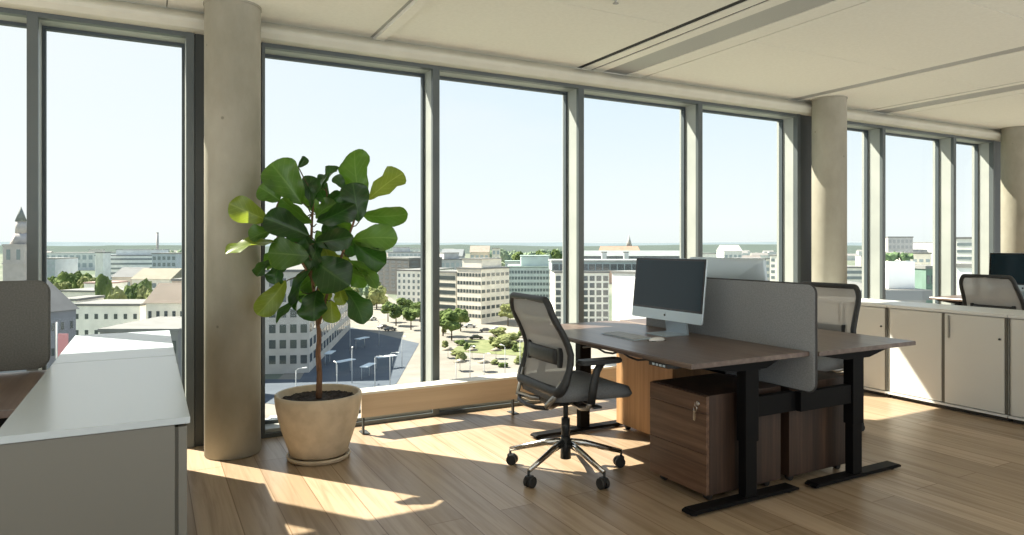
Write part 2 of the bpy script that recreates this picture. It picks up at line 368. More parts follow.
# plasterboard collar of the ceiling around the first column
# ------------------------------------------------------------------ convector bench along the glass
def bench():
    t = thing('convector_bench', 'long low beige wooden convector bench running along the glass facade', 'bench', (3.4, 4.5, 0))
    MB().box(-2.15, 2.1, -.05, -.03, .115, .268, bev=.002).build('front_panel', M['bench'], t)
    MB().box(-2.15, 2.1, -.052, .09, .268, .284, bev=.002).build('top_grille', M['bench_top'], t)
    MB().box(-2.1, 2.05, -.028, .085, .16, .264).build('heating_coil', M['mull'], t)
    for x in (-2.14, -1.0, .2, 1.4, 2.085):
        MB().box(x, x+.012, -.045, -.02, 0, .115).box(x, x+.05, -.05, .05, 0, .006).build('leg', M['mull_dark'], t)
bench()
# small sprinkler head on the ceiling
t = thing('sprinkler_head', 'small white round sprinkler head on the ceiling boards beside the black slot', 'sprinkler', (2.43, 3.23, ZC))
MB().lathe([(.001, -.004), (.034, -.004), (.036, 0)], n=24).build('escutcheon', M['cab_top'], t)
MB().cyl((0, 0, -.03), (0, 0, -.004), .007, n=10).lathe([(.001, -.034), (.018, -.034), (.018, -.031), (.001, -.030)], n=16).build('deflector', M['satin'], t)
# ------------------------------------------------------------------ cabinets
def sideboard(label, x0, x1, y0, y1, zt, near):
    t = thing('storage_cabinet', label, 'cabinet', ((x0+x1)/2, (y0+y1)/2, 0), 0, 'low cabinets in front of the glass')
    w, l = (x1-x0)/2, (y1-y0)/2
    MB().box(-w+.004, w-.035, -l+.006, l-.004, .06, zt-.022, bev=.002).build('carcass', M['cab_shaded'], t)
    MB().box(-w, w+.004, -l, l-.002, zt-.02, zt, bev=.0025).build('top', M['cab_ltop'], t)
    MB().box(-w+.03, w-.05, -l+.03, l-.02, 0, .06).build('plinth', M['plinth'], t)
    MB().box(w-.035, w-.026, -l+.012, l-.006, .06, zt-.03).build('door_track', M['cab_gap'], t)
    for s in (0, 1):
        a, b = (-l+.006, .01) if s == 0 else (.012, l-.006)
        d = MB().box(w-.026, w-.004, a, b, .062, zt-.028, bev=.002).build('door', M['cab_shaded'], t)
        MB().box(w-.004, w+.004, b-.05 if s == 0 else a+.03, b-.03 if s == 0 else a+.05, .42, .58, bev=.003).build('handle', M['satin'], d)
sideboard('pale grey low cabinet whose end panel faces into the room, nearer of two', -.352, .1, 2.14, 3.355, .78, True)
sideboard('pale grey low cabinet standing closer to the window glass, its far top end sunlit', -.352, .1, 3.36, 4.36, .78, False)

def wardrobe(label, y0, y1, zt=.775, x0=5.40, x1=5.85):
    """white sliding door cabinet, doors facing -x"""
    t = thing('storage_cabinet', label, 'cabinet', (x0, (y0+y1)/2, 0), 0, 'white cabinets along the aisle')
    l = (y1-y0)/2
    MB().box(.022, x1-x0, -l+.002, l-.002, .055, zt-.025, bev=.002).build('carcass', M['cab'], t)
    MB().box(-.002, x1-x0+.004, -l+.001, l-.001, zt-.024, zt, bev=.003).build('top', M['cab_top'], t)
    MB().box(.05, x1-x0-.02, -l+.01, l-.01, 0, .055).build('plinth', M['plinth'], t)
    MB().box(-.001, .03, -l+.002, l-.002, .035, .052).build('bottom_rail', M['cab_top'], t)
    for s in (0, 1):
        # the door nearer the facade slides behind the other one
        a, b = ((-l+.02, -.012) if s == 0 else (.012, l-.02))
        d = MB().box(.004, .02, a, b, .058, zt-.032, bev=.0015).build('door', M['cab'], t)
        hy = b-.03 if s == 0 else a+.03
        if s == 0: h = MB().box(-.006, .004, hy-.006, hy+.006, .56, .73, bev=.003).build('handle', M['satin'], d)
        if s: continue
        ly = a+.03
        MB().cyl((-.004, ly, .59), (.006, ly, .59), .008, n=14).build('lock', M['blackpl'], d)
    MB().box(.006, .02, -.010, .010, .058, zt-.03).build('mullion_gap', M['cab_gap'], t)
    MB().box(.004, .019, -l+.003, -l+.017, .058, zt-.03).build('side_gap', M['cab_gap'], t)
wardrobe('white sliding door cabinet farthest along the aisle, closest to the facade', 3.475, 4.36)
wardrobe('white sliding door cabinet crossed by a slanting edge of sunlight', 2.58, 3.47)
wardrobe('white sliding door cabinet at the picture edge, farthest from the facade', 1.69, 2.575)

# ------------------------------------------------------------------ height adjustable desks
def desk(name, label, x0, x1, y0, y1, side):
    """side -1: user sits at -x, +1: user sits at +x; screen side is the other"""
    cx, cy = (x0+x1)/2, (y0+y1)/2; w, l = (x1-x0)/2, (y1-y0)/2; zt = .735
    t = thing(name, label, 'desk', (cx, cy, 0), 0, 'walnut sit-stand desks')
    MB().prism([(-w, zt-.006), (-w+.004, zt), (w-.004, zt), (w, zt-.006), (w, zt-.023), (-w, zt-.023)], 'y', -l, l).build('tabletop', M['walnut_y'], t)
    for s, y in ((-1, -l+.115), (1, l-.045)):
        ccx = .085 if side < 0 else .028; f1 = w+.025 if side < 0 else w-.005
        # telescopic column
        g = MB().box(ccx-.045, ccx+.045, y-.03, y+.03, .30, .66, bev=.004).box(ccx-.038, ccx+.038, y-.024, y+.024, .03, .31, bev=.003)
        leg = g.build('leg', M['black'], t)
        MB().prism([(-w+.08, .022), (-w+.10, .030), (f1-.02, .030), (f1, .022), (f1, .012), (-w+.08, .012)], 'y', y-.035, y+.035).build('foot', M['black'], leg)
        for fx in (-w+.12, f1-.05): MB().cyl((fx, y, 0), (fx, y, .013), .02, n=14).build('glide', M['blackpl'], leg)
        # top bracket tapering to both ends
        MB().prism([(-w+.10, .712), (-w+.10, .695), (-.10+ccx, .655), (.10+ccx, .655), (w-.10, .695), (w-.10, .712)], 'y', y-.03, y+.03, bev=.003).build('top_bracket', M['black'], t)
    for x in (-.10, .10):
        MB().box(x-.02, x+.02, -l+.14, l-.14, .672, .7115).build('rail', M['black'], t)
    sx = -side
    MB().box(*sorted((sx*.10, sx*.36)), -l+.28, l-.28, .60, .612).box(*sorted((sx*.355, sx*.362)), -l+.28, l-.28, .60, .66).box(*sorted((sx*.10, sx*.107)), -l+.28, l-.28, .60, .66).build('cable_tray', M['blackpl'], t)
    # cross beam from the column to the middle of the workstation
    MB().box(*sorted(((.12 if side < 0 else -.02), sx*(w+.017))), -l+.095, -l+.135, .415, .515, bev=.003).build('cross_beam', M['black'], t)
    # hand control under the user's edge
    h = MB().box(*sorted((side*(w-.075), side*(w-.005))), -l+.16, -l+.30, .688, .708, bev=.004).build('hand_control', M['blackpl'], t)
    for k in range(4): MB().box(*sorted((side*(w-.006), side*(w-.002))), -l+.18+k*.025, -l+.195+k*.025, .693, .703).build('button', M['alu'], h)
    # power cable sagging under the top
    pts = [(side*(w-.20), -l+.25+i*.075, .672-.028*abs(math.sin(i*.9))) for i in range(13)]
    MB().tube(pts, .006, 8).build('cable', M['blackpl'], t)
    return t
deskA = desk('sit_stand_desk', 'walnut sit-stand desk carrying the keyboard, mouse and black display', 2.138, 2.922, 2.285, 3.885, -1)
deskB = desk('sit_stand_desk', 'walnut sit-stand desk behind the felt screen, with the display seen from its silver back', 2.958, 3.765, 2.255, 3.885, 1)

# felt divider between the two desks
t = thing('desk_divider', 'grey felt desk divider with rounded corners standing between the two walnut desks', 'divider', (2.94, 2.96, .53))
y0, y1, z1 = -.70, .60, .54
prof = rrect(y0, y1, 0, z1, .045, 6)
MB().prism(prof, 'x', -.011, .011, bev=.004).build('felt_panel', M['fabric'], t)
inner = [(y*.998+(.0), .001+z*.998) for y, z in prof]
MB().tube([(0, y, z) for y, z in rrect(y0-.001, y1+.001, -.001, z1+.001, .046, 6)], .006, 8, close=True, up=(1, 0, 0)).build('edge_trim', M['felt_edge'], t)
for y in (-.35, .35):
    MB().box(-.017, .017, y-.03, y+.03, .12, .195, bev=.002).build('clamp', M['black'], t)

# ------------------------------------------------------------------ pedestals
def pedestal(label, x0, x1, y0, y1, z0, z1, face, fm, sm, key=False, group='mobile pedestals under the desks'):
    t = thing('drawer_pedestal', label, 'pedestal', ((x0+x1)/2, (y0+y1)/2, 0), 0, group); w, l = (x1-x0)/2, (y1-y0)/2
    f = face
    MB().box(*sorted((-f*w, f*(w-.02))), -l, l, z0, z1, bev=.002).build('carcass', sm, t)
    hs = [.18, .41, .41]; z = z1-.002; H = z1-z0-.004
    for k, q in enumerate(hs):
        d = MB().box(*sorted((f*(w-.02), f*w)), -l+.001, l-.001, z-H*q+.0012, z-.0012, bev=.0012).build('drawer', fm, t)
        if k == 0 and key:
            ly = -l+.055
            MB().cyl((f*(w-.002), ly, z-H*q*.5), (f*(w+.007), ly, z-H*q*.5), .012, n=20).build('lock', M['chrome'], d)
            MB().box(*sorted((f*(w+.007), f*(w+.022))), ly-.0015, ly+.0015, z-H*q*.5-.010, z-H*q*.5+.010, bev=.001).tube([(f*(w+.02), ly+.012*math.cos(a), z-H*q*.5-.022+.014*math.sin(a)) for a in [i*PI/8 for i in range(16)]], .0016, 6, close=True) \
              .box(*sorted((f*(w+.014), f*(w+.017))), ly+.004, ly+.018, z-H*q*.5-.085, z-H*q*.5-.034, bev=.001).build('key_ring', M['chrome'], d)
        z -= H*q
    for sx in (-1, 1):
        for sy in (-1, 1):
            x, y = sx*(w-.06), sy*(l-.05)
            MB().cyl((x, y-.014, .018), (x, y+.014, .018), .018, n=16).box(x-.012, x+.012, y-.016, y+.016, .018, z0).build('castor', M['blackpl'], t)
    return t
pedestal('walnut drawer pedestal with a key ring hanging from its top lock', 2.40, 2.925, 2.462, 2.885, .04, .53, -1, M['walnut_h'], M['walnut_v'], True)
pedestal('dark walnut pedestal seen behind the two black desk columns, its drawers turned away', 2.99, 3.50, 2.462, 2.885, .04, .53, 1, M['walnut_h'], M['walnut_v'])
pedestal('light oak pedestal in the sun at the window end of the desks', 2.85, 3.38, 3.21, 3.78, .045, .525, 1, M['oak_v'], M['oak_v'])

# ------------------------------------------------------------------ displays
def display(label, x, y, z, face):
    """all-in-one display; local +x is the viewing side"""
    t = thing('computer_display', label, 'display', (x, y, z), 0 if face > 0 else PI, 'silver all-in-one displays')
    tilt = Matrix.Translation((0, 0, .26)) @ Matrix.Rotation(R(-6), 4, 'Y') @ Matrix.Translation((0, 0, -.26))
    W, H, Z0 = .308, .372, .085
    b = bmesh.new(); n = 12; rows = []
    # shell: thin edge, gently domed back
    pr = rrect(-W, W, Z0, Z0+H, .012, 4)
    def ring(s, x): return [b.verts.new((x, cy*s, (cz-(Z0+H/2))*s+Z0+H/2)) for cy, cz in pr]
    rs = [ring(1, .006), ring(1, -.004), ring(.97, -.010), ring(.8, -.022), ring(.5, -.036), ring(.2, -.042)]
    for A, B in zip(rs, rs[1:]):
        for k in range(len(A)):
            f = b.faces.new((A[k], A[(k+1) % len(A)], B[(k+1) % len(A)], B[k])); f.smooth = True
    b.faces.new(rs[0][::-1]); b.faces.new(rs[-1])
    bmesh.ops.transform(b, matrix=tilt, verts=b.verts)
    MB().add(b).build('shell', M['alu_back'], t)
    g = bmesh.new()
    zc = Z0+.062
    MB().box(.0062, .0078, -W+.002, W-.002, zc, Z0+H-.002, M=tilt).build('front_glass', M['bezel'], t)
    MB().box(.0079, .0084, -W+.016, W-.016, zc+.013, Z0+H-.015, M=tilt).build('screen', M['screen'], t)
    ch = MB().box(.0062, .0074, -W+.002, W-.002, Z0+.001, zc, M=tilt).build('chin', M['alu'], t)
    # small apple emblem on the chin
    e = MB(); cz = Z0+.031
    out = []
    for k in range(28):
        a = 2*PI*k/28; r = .0085*(1-.13*math.cos(2*a-PI)*.6); yy = r*math.cos(a)*1.0; zz = r*math.sin(a)
        if abs(yy) < .003: zz *= .86
        d = math.hypot(yy-.0105, zz-.001)
        if d < .0048: yy = .0105-.0048*(.0105-yy)/max(d, 1e-4)
        out.append((yy, cz+zz))
    e.prism(out, 'x', .0075, .0078)
    e.prism([(.0003, cz+.0088), (.0014, cz+.0125), (.0046, cz+.0142), (.0036, cz+.0108)], 'x', .0075, .0078)
    for v in e.bm.verts: v.co = tilt @ v.co
    e.build('emblem', M['bezel'], ch)
    # L-shaped stand
    MB().prism([(-.035, .22), (-.047, .22), (-.085, .012), (-.085, .0), (.095, 0), (.095, .006), (-.07, .008)], 'y', -.092, .092, bev=.0015).build('stand', M['alu'], t)
    return t
display('silver all-in-one display with its dark screen facing the front chair', 2.735, 3.125, .735, -1)
display('silver all-in-one display seen from behind above the grey felt divider', 3.16, 3.06, .735, 1)
display('dark display on the far desk above the chair back', 7.46, 3.42, .735, -1)

# keyboard and mouse
t = thing('keyboard', 'slim silver keyboard lying on the walnut desk before the display', 'keyboard', (2.452, 3.165, .735), R(-3))
MB().prism([(-.062, .004), (.062, .010), (.062, .0), (-.062, 0)], 'y', -.165, .165, bev=.001).build('base', M['alu'], t)
keys = MB()
for r in range(6):
    n = 14; x = .05-r*.0195
    for k in range(n):
        y = .155-(k+.5)*.31/n
        if r == 5 and 3 <= k <= 7:
            if k == 5: keys.box(x-.008, x+.008, y-.05, y+.05, .006, .0105+x*.05, bev=.001)
            continue
        keys.box(x-.008, x+.008, y-.0095, y+.0095, .006, .0105+x*.05, bev=.001)
ko = keys.build('keys', M['key'], t); ko['kind'] = 'stuff'
t = thing('computer_mouse', 'small white mouse on the walnut desk beside the keyboard', 'mouse', (2.50, 2.945, .735), R(4))
b = bmesh.new(); bmesh.ops.create_uvsphere(b, u_segments=28, v_segments=14, radius=1)
for v in b.verts:
    v.co = Vector((v.co.x*.055, v.co.y*.029, max(v.co.z, -.2)*.017+.0044))
for f in b.faces: f.smooth = True
MB().add(b).build('shell', M['mouse'], t)
MB().box(-.05, .05, -.024, .024, 0, .003, bev=.001).build('foot_plate', M['blackpl'], t)

# ------------------------------------------------------------------ task chair (faces local +x)
def chair(label, loc, rz):
    t = thing('office_chair', label, 'chair', loc, rz, 'mesh back office chairs')
    # five-star base
    for k in range(5):
        a = R(-14+72*k)-rz; c, s = math.cos(a), math.sin(a)
        arm = MB().tube([(.03*c, .03*s, .165), (.12*c, .12*s, .150), (.24*c, .24*s, .115), (.335*c, .335*s, .088)], [.021, .020, .016, .013], 12, flat=.75).build('base_arm', M['chrome'], t)
        cx, cy = .335*c, .335*s; ox, oy = -s*.016, c*.016; tr = .012
        w = MB().cyl((cx, cy, .05), (cx, cy, .085), .007, n=10)
        for sg in (-1, 1):
            w.cyl((cx+sg*ox*.35-c*tr, cy+sg*oy*.35-s*tr, .029), (cx+sg*ox*1.45-c*tr, cy+sg*oy*1.45-s*tr, .029), .029, n=22)
        w.box(-.02, .02, -.016, .016, .036, .062, bev=.006, M=Matrix.Translation((cx-c*tr*.5, cy-s*tr*.5, 0)) @ Matrix.Rotation(a, 4, 'Z'))
        w.build('castor', M['blackpl'], arm)
    MB().cyl((0, 0, .075), (0, 0, .20), .030, .026, 24).build('hub', M['blackpl'], t)
    MB().cyl((0, 0, .18), (0, 0, .30), .024, n=24).cyl((0, 0, .28), (0, 0, .40), .014, n=20).build('gas_lift', M['blackpl'], t)
    MB().box(-.13, .12, -.075, .075, .385, .435, bev=.015).box(.02, .20, -.11, .11, .415, .44, bev=.008).cyl((.05, -.10, .41), (.05, -.21, .405), .006).box(.03, .08, -.25, -.20, .399, .411, bev=.004).build('tilt_mechanism', M['blackpl'], t)
    # seat: rounded, waterfall front edge
    b = bmesh.new(); NX, NY = 16, 14; T = []
    def outline(u, v):
        x = -.18+.475*u; hw = .245*(1-.10*(1-u)**2)
        r = 1-max(0, (abs(u-.5)*2-.72)/.28)**2*.10
        return x, (v*2-1)*hw*r
    def seat_z(u, v):
        e = max(abs(v*2-1), 0); z = .520+.006*math.cos(u*3)
        z += .010*e**4*(1 if e < .86 else 0) - .030*max(0, (e-.80)/.20)**2
        z -= .030*max(0, (u-.72)/.28)**2 ; z -= .02*max(0, (.10-u)/.10)**2
        return z
    top = [[b.verts.new((*outline(i/NX, j/NY), seat_z(i/NX, j/NY))) for j in range(NY+1)] for i in range(NX+1)]
    bot = [[b.verts.new((outline(i/NX, j/NY)[0]*.97, outline(i/NX, j/NY)[1]*.95,   .440+.004*abs(j/NY-.5)-.006*max(0, (i/NX-.75)/.25))) for j in range(NY+1)] for i in range(NX+1)]
    for i in range(NX):
        for j in range(NY):
            b.faces.new((top[i][j], top[i+1][j], top[i+1][j+1], top[i][j+1])); b.faces.new((bot[i][j], bot[i][j+1], bot[i+1][j+1], bot[i+1][j]))
    for i in range(NX):
        b.faces.new((top[i+1][0], top[i][0], bot[i][0], bot[i+1][0])); b.faces.new((top[i][NY], top[i+1][NY], bot[i+1][NY], bot[i][NY]))
    for j in range(NY):
        b.faces.new((top[0][j], top[0][j+1], bot[0][j+1], bot[0][j])); b.faces.new((top[NX][j+1], top[NX][j], bot[NX][j], bot[NX][j+1]))
    for f in b.faces: f.smooth = True
    MB().add(b).build('seat', M['seat'], t)
    # back: S-curved in side view
    def bx(z):          # depth of the back at height z
        q = (z-.47)/.53
        return -.150 - .012 + .052*math.sin(min(1, max(0, q*1.25))*PI) - .075*max(0, q-.42)/.58 - .02*(1-q)**3
    def hw(z):
        q = (z-.47)/.53
        return .245+.022*math.sin(q*PI)-.028*q
    # outline of frame: rounded top corners
    pts = []
    zz0, zz1 = .50, .98
    for y, z in rrect(-1, 1, 0, 1, .14, 7):
        Z = zz0+(zz1-zz0)*z
        pts.append((bx(Z)-.035*y*y*0, y*hw(Z), Z+.012*(1-y*y)*(1 if z > .5 else -1)))
    # densify straight sides
    dense = []
    for a, c in zip(pts, pts[1:]+pts[:1]):
        n = max(1, int((Vector(a)-Vector(c)).length/.04))
        for k in range(n):
            q = k/n; z = a[2]+(c[2]-a[2])*q; y = a[1]+(c[1]-a[1])*q
            sd = abs(c[2]-a[2]) > abs(c[1]-a[1])
            dense.append((bx(z), (math.copysign(hw(z), y) if sd and n > 2 else y), z))
    MB().tube(dense, [.0185+.014*max(0, 1-(p[2]-.46)/.14) for p in dense], 10, close=True, up=(1, 0, 0), flat=1.0).build('back_frame', M['blackpl'], t)
    b = bmesh.new(); NZ, NY2 = 22, 10; g = []
    for i in range(NZ+1):
        q = i/NZ; z = zz0+.004+(zz1-zz0-.004)*q; row = []
        e = max(0, (q-.86)/.14); e0 = max(0, (.14-q)/.14)
        ws = hw(z)*(1-.14*(1-math.sqrt(max(0, 1-e*e)))-.14*(1-math.sqrt(max(0, 1-e0*e0))))
        for j in range(NY2+1):
            v = j/NY2*2-1
            row.append(b.verts.new((bx(z)-.018*(1-v*v), v*ws, z)))
        g.append(row)
    for i in range(NZ):
        for j in range(NY2):
            f = b.faces.new((g[i][j], g[i+1][j], g[i+1][j+1], g[i][j+1])); f.smooth = True
    MB().add(b).build('back_mesh', M['mesh'], t)
    # lumbar pad with side sliders, on the rear of the mesh
    lz = .675; lum = MB()
    lum.tube([(bx(lz)-.030-.010*(1-(v/4)**2), v/4*.165, lz) for v in range(-4, 5)],   .042, 10, flat=.18, up=(0, 0, 1))
    for s in (-1, 1): lum.box(bx(lz)-.034, bx(lz)-.004, s*.178-.012, s*.178+.012, lz-.055, lz+.05, bev=.006)
    lum.build('lumbar_support', M['blackpl'], t)
    # silver brackets from the mechanism to the back
    for s in (-1, 1):
        MB().tube([(-.06, s*.05, .405), (-.16, s*.12, .405), (-.215, s*.175, .425), (bx(.49)-.012, s*.205, .475), (bx(.56)-.016, s*.222, .56)], [.017, .018, .018, .016, .010], 10, flat=.7).build('back_bracket', M['satin'], t)
    MB().tube([(-.205, -.17, .412), (-.24, -.10, .405), (-.25, 0, .402), (-.24, .10, .405), (-.205, .17, .412)], .012, 10).build('rear_yoke', M['blackpl'], t)
    for s in (-1, 1):
        a = MB().tube([(-.02, s*.09, .41), (-.02, s*.20, .40), (-.02, s*.268, .415), (-.015, s*.290, .46)], [.013, .014, .015, .015], 10).build('arm_bracket', M['satin'], t)
        MB().tube([(-.015, s*.292, .44), (.0, s*.292, .53), (.02, s*.292, .61), (.055, s*.290, .655)], [.024, .025, .022, .022], 12, flat=.6, up=(1, 0, 0)).build('arm_post', M['blackpl'], t)
        MB().prism(rrect(-.09, .17, s*.288-.042, s*.288+.042, .035, 6), 'z', .648, .672, bev=.006).build('arm_pad', M['blackpl'], t)
    return t
ch = chair('grey mesh back office chair with chrome star base drawn up to the front desk', (2.06, 3.20, 0), R(-3))
def chair_copy(loc, rz, label): return dup(ch, loc, rz, label)
chair_copy((4.04, 3.165, 0), R(184), 'grey office chair on the far side of the felt divider, facing the divider')
chair_copy((6.95, 3.37, 0), R(-3), 'grey mesh back office chair showing above the white cabinets at the far desk')

# far desk behind the white cabinets, and the desk beside the pale grey cabinets
desk('sit_stand_desk', 'pale topped desk standing beyond the row of white cabinets', 7.08, 7.86, 2.35, 4.10, -1)
def plain_desk():
    t = thing('office_desk', 'brown wooden desk end beside the pale grey cabinets', 'desk', (-.94, 2.78, 0))
    MB().box(-.9, .58, -.08, .72, .71, .735, bev=.003).build('tabletop', M['walnut_y'], t)
    for x in (-.75, .45):
        g = MB().box(x-.035, x+.035, .30, .37, .03, .71).build('leg', M['black'], t)
        MB().box(x-.035, x+.035, -.02, .66, 0, .03, bev=.004).build('foot', M['black'], g)
plain_desk()
t = thing('desk_divider', 'tall grey felt desk divider rising over the brown desk by the cabinets', 'divider', (-.94, 3.47, .735))
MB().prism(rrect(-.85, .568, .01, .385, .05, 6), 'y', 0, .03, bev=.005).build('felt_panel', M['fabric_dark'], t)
for x in (-.6, .3): MB().box(x-.03, x+.03, -.01, .04, 0, .03, bev=.003).build('clamp', M['black'], t)
# ------------------------------------------------------------------ fiddle-leaf fig in a stoneware pot
def plant():
    px, py = .895, 4.11
    pot = thing('plant_pot', 'round beige stoneware pot with saucer on the oak floor beside the concrete column', 'pot', (px, py, 0))
    prof = [(.02, .030), (.158, .030), (.166, .036), (.183, .085), (.212, .175), (.236, .262), (.249, .335), (.252, .368), (.251, .384), (.245, .390), (.236, .389), (.231, .380), (.229, .34), (.01, .335)]
    MB().lathe(prof, n=72).build('body', M['pot'], pot)
    MB().lathe([(.01, 0), (.166, 0), (.180, .006), (.186, .022), (.185, .030), (.178, .031), (.172, .022), (.02, .020)], n=64).build('saucer', M['pot'], pot)
    s = bmesh.new(); bmesh.ops.create_grid(s, x_segments=44, y_segments=44, size=.2285)
    bmesh.ops.delete(s, geom=[v for v in s.verts if v.co.length > .2285], context='VERTS')
    for v in s.verts: q = min(1, max(0, v.co.length-.028)/.05); v.co.z = .352+q*.010*noise.noise(v.co*18)+q*.010*noise.noise(v.co*55)
    so_ = MB().add(s, smooth=False).build('soil', M['soil'], pot)
    t = thing('fiddle_leaf_fig', 'tall fiddle-leaf fig with broad glossy green leaves growing in the beige pot', 'plant', (px, py, 0))
    vx, vy = math.cos(YAW), -math.sin(YAW)           # local drawing axes: u across, v up, w out of the foliage towards the room
    wx, wy = -math.sin(YAW), -math.cos(YAW)
    def P(gx, gy, w=0.0):
        u = (gx-316)*.002232; v = .762-(gy-535)*.002232
        return Vector((vx*u+wx*w, vy*u+wy*w, v))
    W = Vector((wx, wy, 0)); U = Vector((vx, vy, 0)); Z = Vector((0, 0, 1))
    rnd = random.Random(5)
    # trunk and main stems
    trunk = [(.0, .0, .3565), (.004, -.002, .5), (-.004, .004, .62), (.002, 0, .70), (0, 0, .77)]
    MB().tube(trunk, [.019, .0165, .0155, .0145, .0135], 12).build('trunk', M['bark'], t)
    stems = {}
    def stem(key, pts, r0, r1):
        pts = [P(*p) if len(p) == 3 else Vector(p) for p in pts]
        fine = []
        for a, b in zip(pts, pts[1:]):
            for k in range(4): fine.append(a.lerp(b, k/4))
        fine.append(pts[-1]); n = len(fine)
        MB().tube(fine, [r0+(r1-r0)*i/(n-1) for i in range(n)], 8).build('branch', M['bark'], t); stems[key] = fine
    stem('c', [(316, 540, 0), (306, 450, .0), (298, 380, .02), (297, 300, .01), (298, 240, 0), (300, 170, -.02)], .012, .006)
    stem('r', [(316, 520, 0), (340, 430, -.01), (370, 355, .0), (392, 300, .01), (412, 245, .02), (425, 185, .01), (428, 150, 0)], .010, .005)
    stem('l', [(300, 400, .01), (270, 345, .03), (235, 310, .03), (205, 280, .02), (200, 220, .02), (215, 175, 0)], .008, .004)
    stem('m', [(306, 440, -.02), (330, 350, -.06), (340, 260, -.05), (335, 190, -.04), (330, 150, -.04)], .008, .004)
    # leaves: base, tip (in the drawing grid), width, depth at base / tip, twist, tone
    LV = [
     (279, 196, 199, 88, 84, 0.05, 0.08, .3, 'b'), (425, 200, 399, 46, 84, 0, -0.06, -.2, 'b'), (430, 246, 416, 143, 66, 0.06, 0.08, .3, 'a'),
     (447, 183, 540, 110, 56, 0.02, 0, -.5, 'c'), (431, 233, 555, 231, 50, 0.03, 0.06, .4, 'b'), (401, 290, 528, 285, 62, 0.03, 0.1, -.3, 'b'),
     (404, 306, 493, 361, 66, 0, 0.04, .5, 'a'), (403, 335, 487, 409, 24, 0.05, 0.12, .9, 'b'), (196, 244, 125, 205, 60, 0.1, 0.25, .1, 'c'),
     (221, 288, 116, 317, 36, 0.1, 0.27, .9, 'c'), (222, 189, 173, 154, 52, 0.05, 0.1, .3, 'b'), (301, 253, 231, 190, 54, 0.05, 0.12, -.5, 'b'),
     (301, 282, 196, 235, 64, 0.07, 0.16, .3, 'a'), (298, 336, 203, 327, 78, 0.06, 0.14, .15, 'b'), (305, 345, 405, 408, 92, 0.07, 0.15, -.1, 'a'),
     (313, 423, 314, 502, 74, 0.05, 0.12, .1, 'a'), (352, 454, 359, 513, 42, 0.03, 0.06, -.2, 'c'), (238, 401, 178, 488, 50, 0.04, 0.14, -.4, 'c'),
     (275, 435, 209, 508, 30, 0.02, 0.08, .9, 'a'), (297, 346, 251, 474, 42, 0.04, 0.1, .8, 'a'), (309, 304, 419, 287, 54, 0.07, 0.16, .2, 'a'),
     (374, 368, 455, 402, 54, 0.02, 0.09, .3, 'b'), (390, 421, 447, 509, 44, -0.02, 0.05, .8, 'a'), (368, 420, 385, 464, 38, 0, 0.04, .1, 'c'),
     (293, 209, 336, 121, 34, 0.04, 0.06, .9, 'a'), (319, 147, 361, 92, 28, -0.02, -0.03, .8, 'a'), (286, 187, 288, 117, 40, -0.03, -0.06, .3, 'a'),
     (262, 100, 281, 71, 18, 0, -0.02, .6, 'a'), (388, 156, 359, 122, 24, 0, 0.01, .5, 'a'), (328, 206, 381, 173, 36, 0, 0.03, .5, 'a'),
     (316, 253, 425, 207, 46, 0.06, 0.12, .6, 'a'), (304, 233, 363, 194, 44, 0.03, 0.06, -.4, 'b'), (196, 342, 168, 386, 32, 0.05, 0.12, .6, 'a'),
     (211, 360, 204, 411, 48, 0.03, 0.05, .1, 'a'), (209, 263, 160, 287, 38, 0.08, 0.17, .5, 'b'), (326, 306, 350, 372, 50, -0.03, -0.02, -.2, 'c'),
     (341, 231, 392, 276, 48, -0.04, -0.04, .2, 'b'), (309, 421, 346, 452, 36, -0.02, 0, .3, 'c'), (247, 300, 196, 372, 56, -0.02, 0, .2, 'a'),
     (330, 195, 296, 135, 48, -0.05, -0.08, .2, 'a'), (263, 229, 211, 269, 50, -0.05, -0.07, .3, 'a'), (345, 269, 412, 330, 54, -0.06, -0.08, .2, 'a'),
     (312, 381, 253, 428, 54, -0.06, -0.06, -.2, 'b'), (334, 401, 397, 454, 50, -0.05, -0.07, .2, 'b'), (289, 320, 222, 259, 54, -0.08, -0.12, .2, 'a'),
     (300, 269, 334, 331, 52, -0.08, -0.12, 0, 'b'), (320, 330, 390, 374, 52, -0.08, -0.13, .3, 'c'), (288, 392, 256, 470, 48, -0.09, -0.1, .2, 'b'),
     (300, 218, 264, 156, 46, -0.08, -0.12, .2, 'b'), (351, 300, 363, 230, 48, -0.08, -0.11, .1, 'a'),
     (221, 318, 151, 367, 40, -0.06, -0.1, .3, 'b'), (320, 443, 306, 504, 44, -0.08, -0.09, .1, 'b'),
     (320, 300, 291, 371, 56, 0.03, 0.05, .3, 'a'), (333, 240, 380, 318, 52, 0.02, 0.07, -.3, 'a'), (262, 262, 304, 330, 46, 0, 0.03, .4, 'a')]
    prof = [(0, .05), (.05, .20), (.12, .40), (.22, .58), (.34, .70), (.46, .80), (.58, .92), (.70, 1.0), (.80, .98), (.88, .86), (.94, .66), (.98, .38), (1.0, .06)]
    nodes = [p for s_ in stems.values() for p in s_]
    for bx, by, tx, ty, w, d0, d1, tw, tone in LV:
        B, T = P(bx, by, d0), P(tx, ty, d1); ax = T-B; L = ax.length; a = ax/L
        nrm = (W-a*W.dot(a)).normalized(); side = a.cross(nrm)
        n = (nrm*math.cos(tw)+side*math.sin(tw)).normalized()
        if n.z < 0 and abs(tw) > .6: n = (nrm*math.cos(-tw)+side*math.sin(-tw)).normalized()
        side = a.cross(n).normalized()
        hw = w*1.12*.002232/2/max(.42, abs(math.cos(tw)))
        ph = rnd.random()*6; fold = rnd.uniform(.10, .55); droop = rnd.uniform(.05, .24)*L; crl = rnd.uniform(-.5, .5)*hw; wav = rnd.uniform(.07, .14)*hw*2
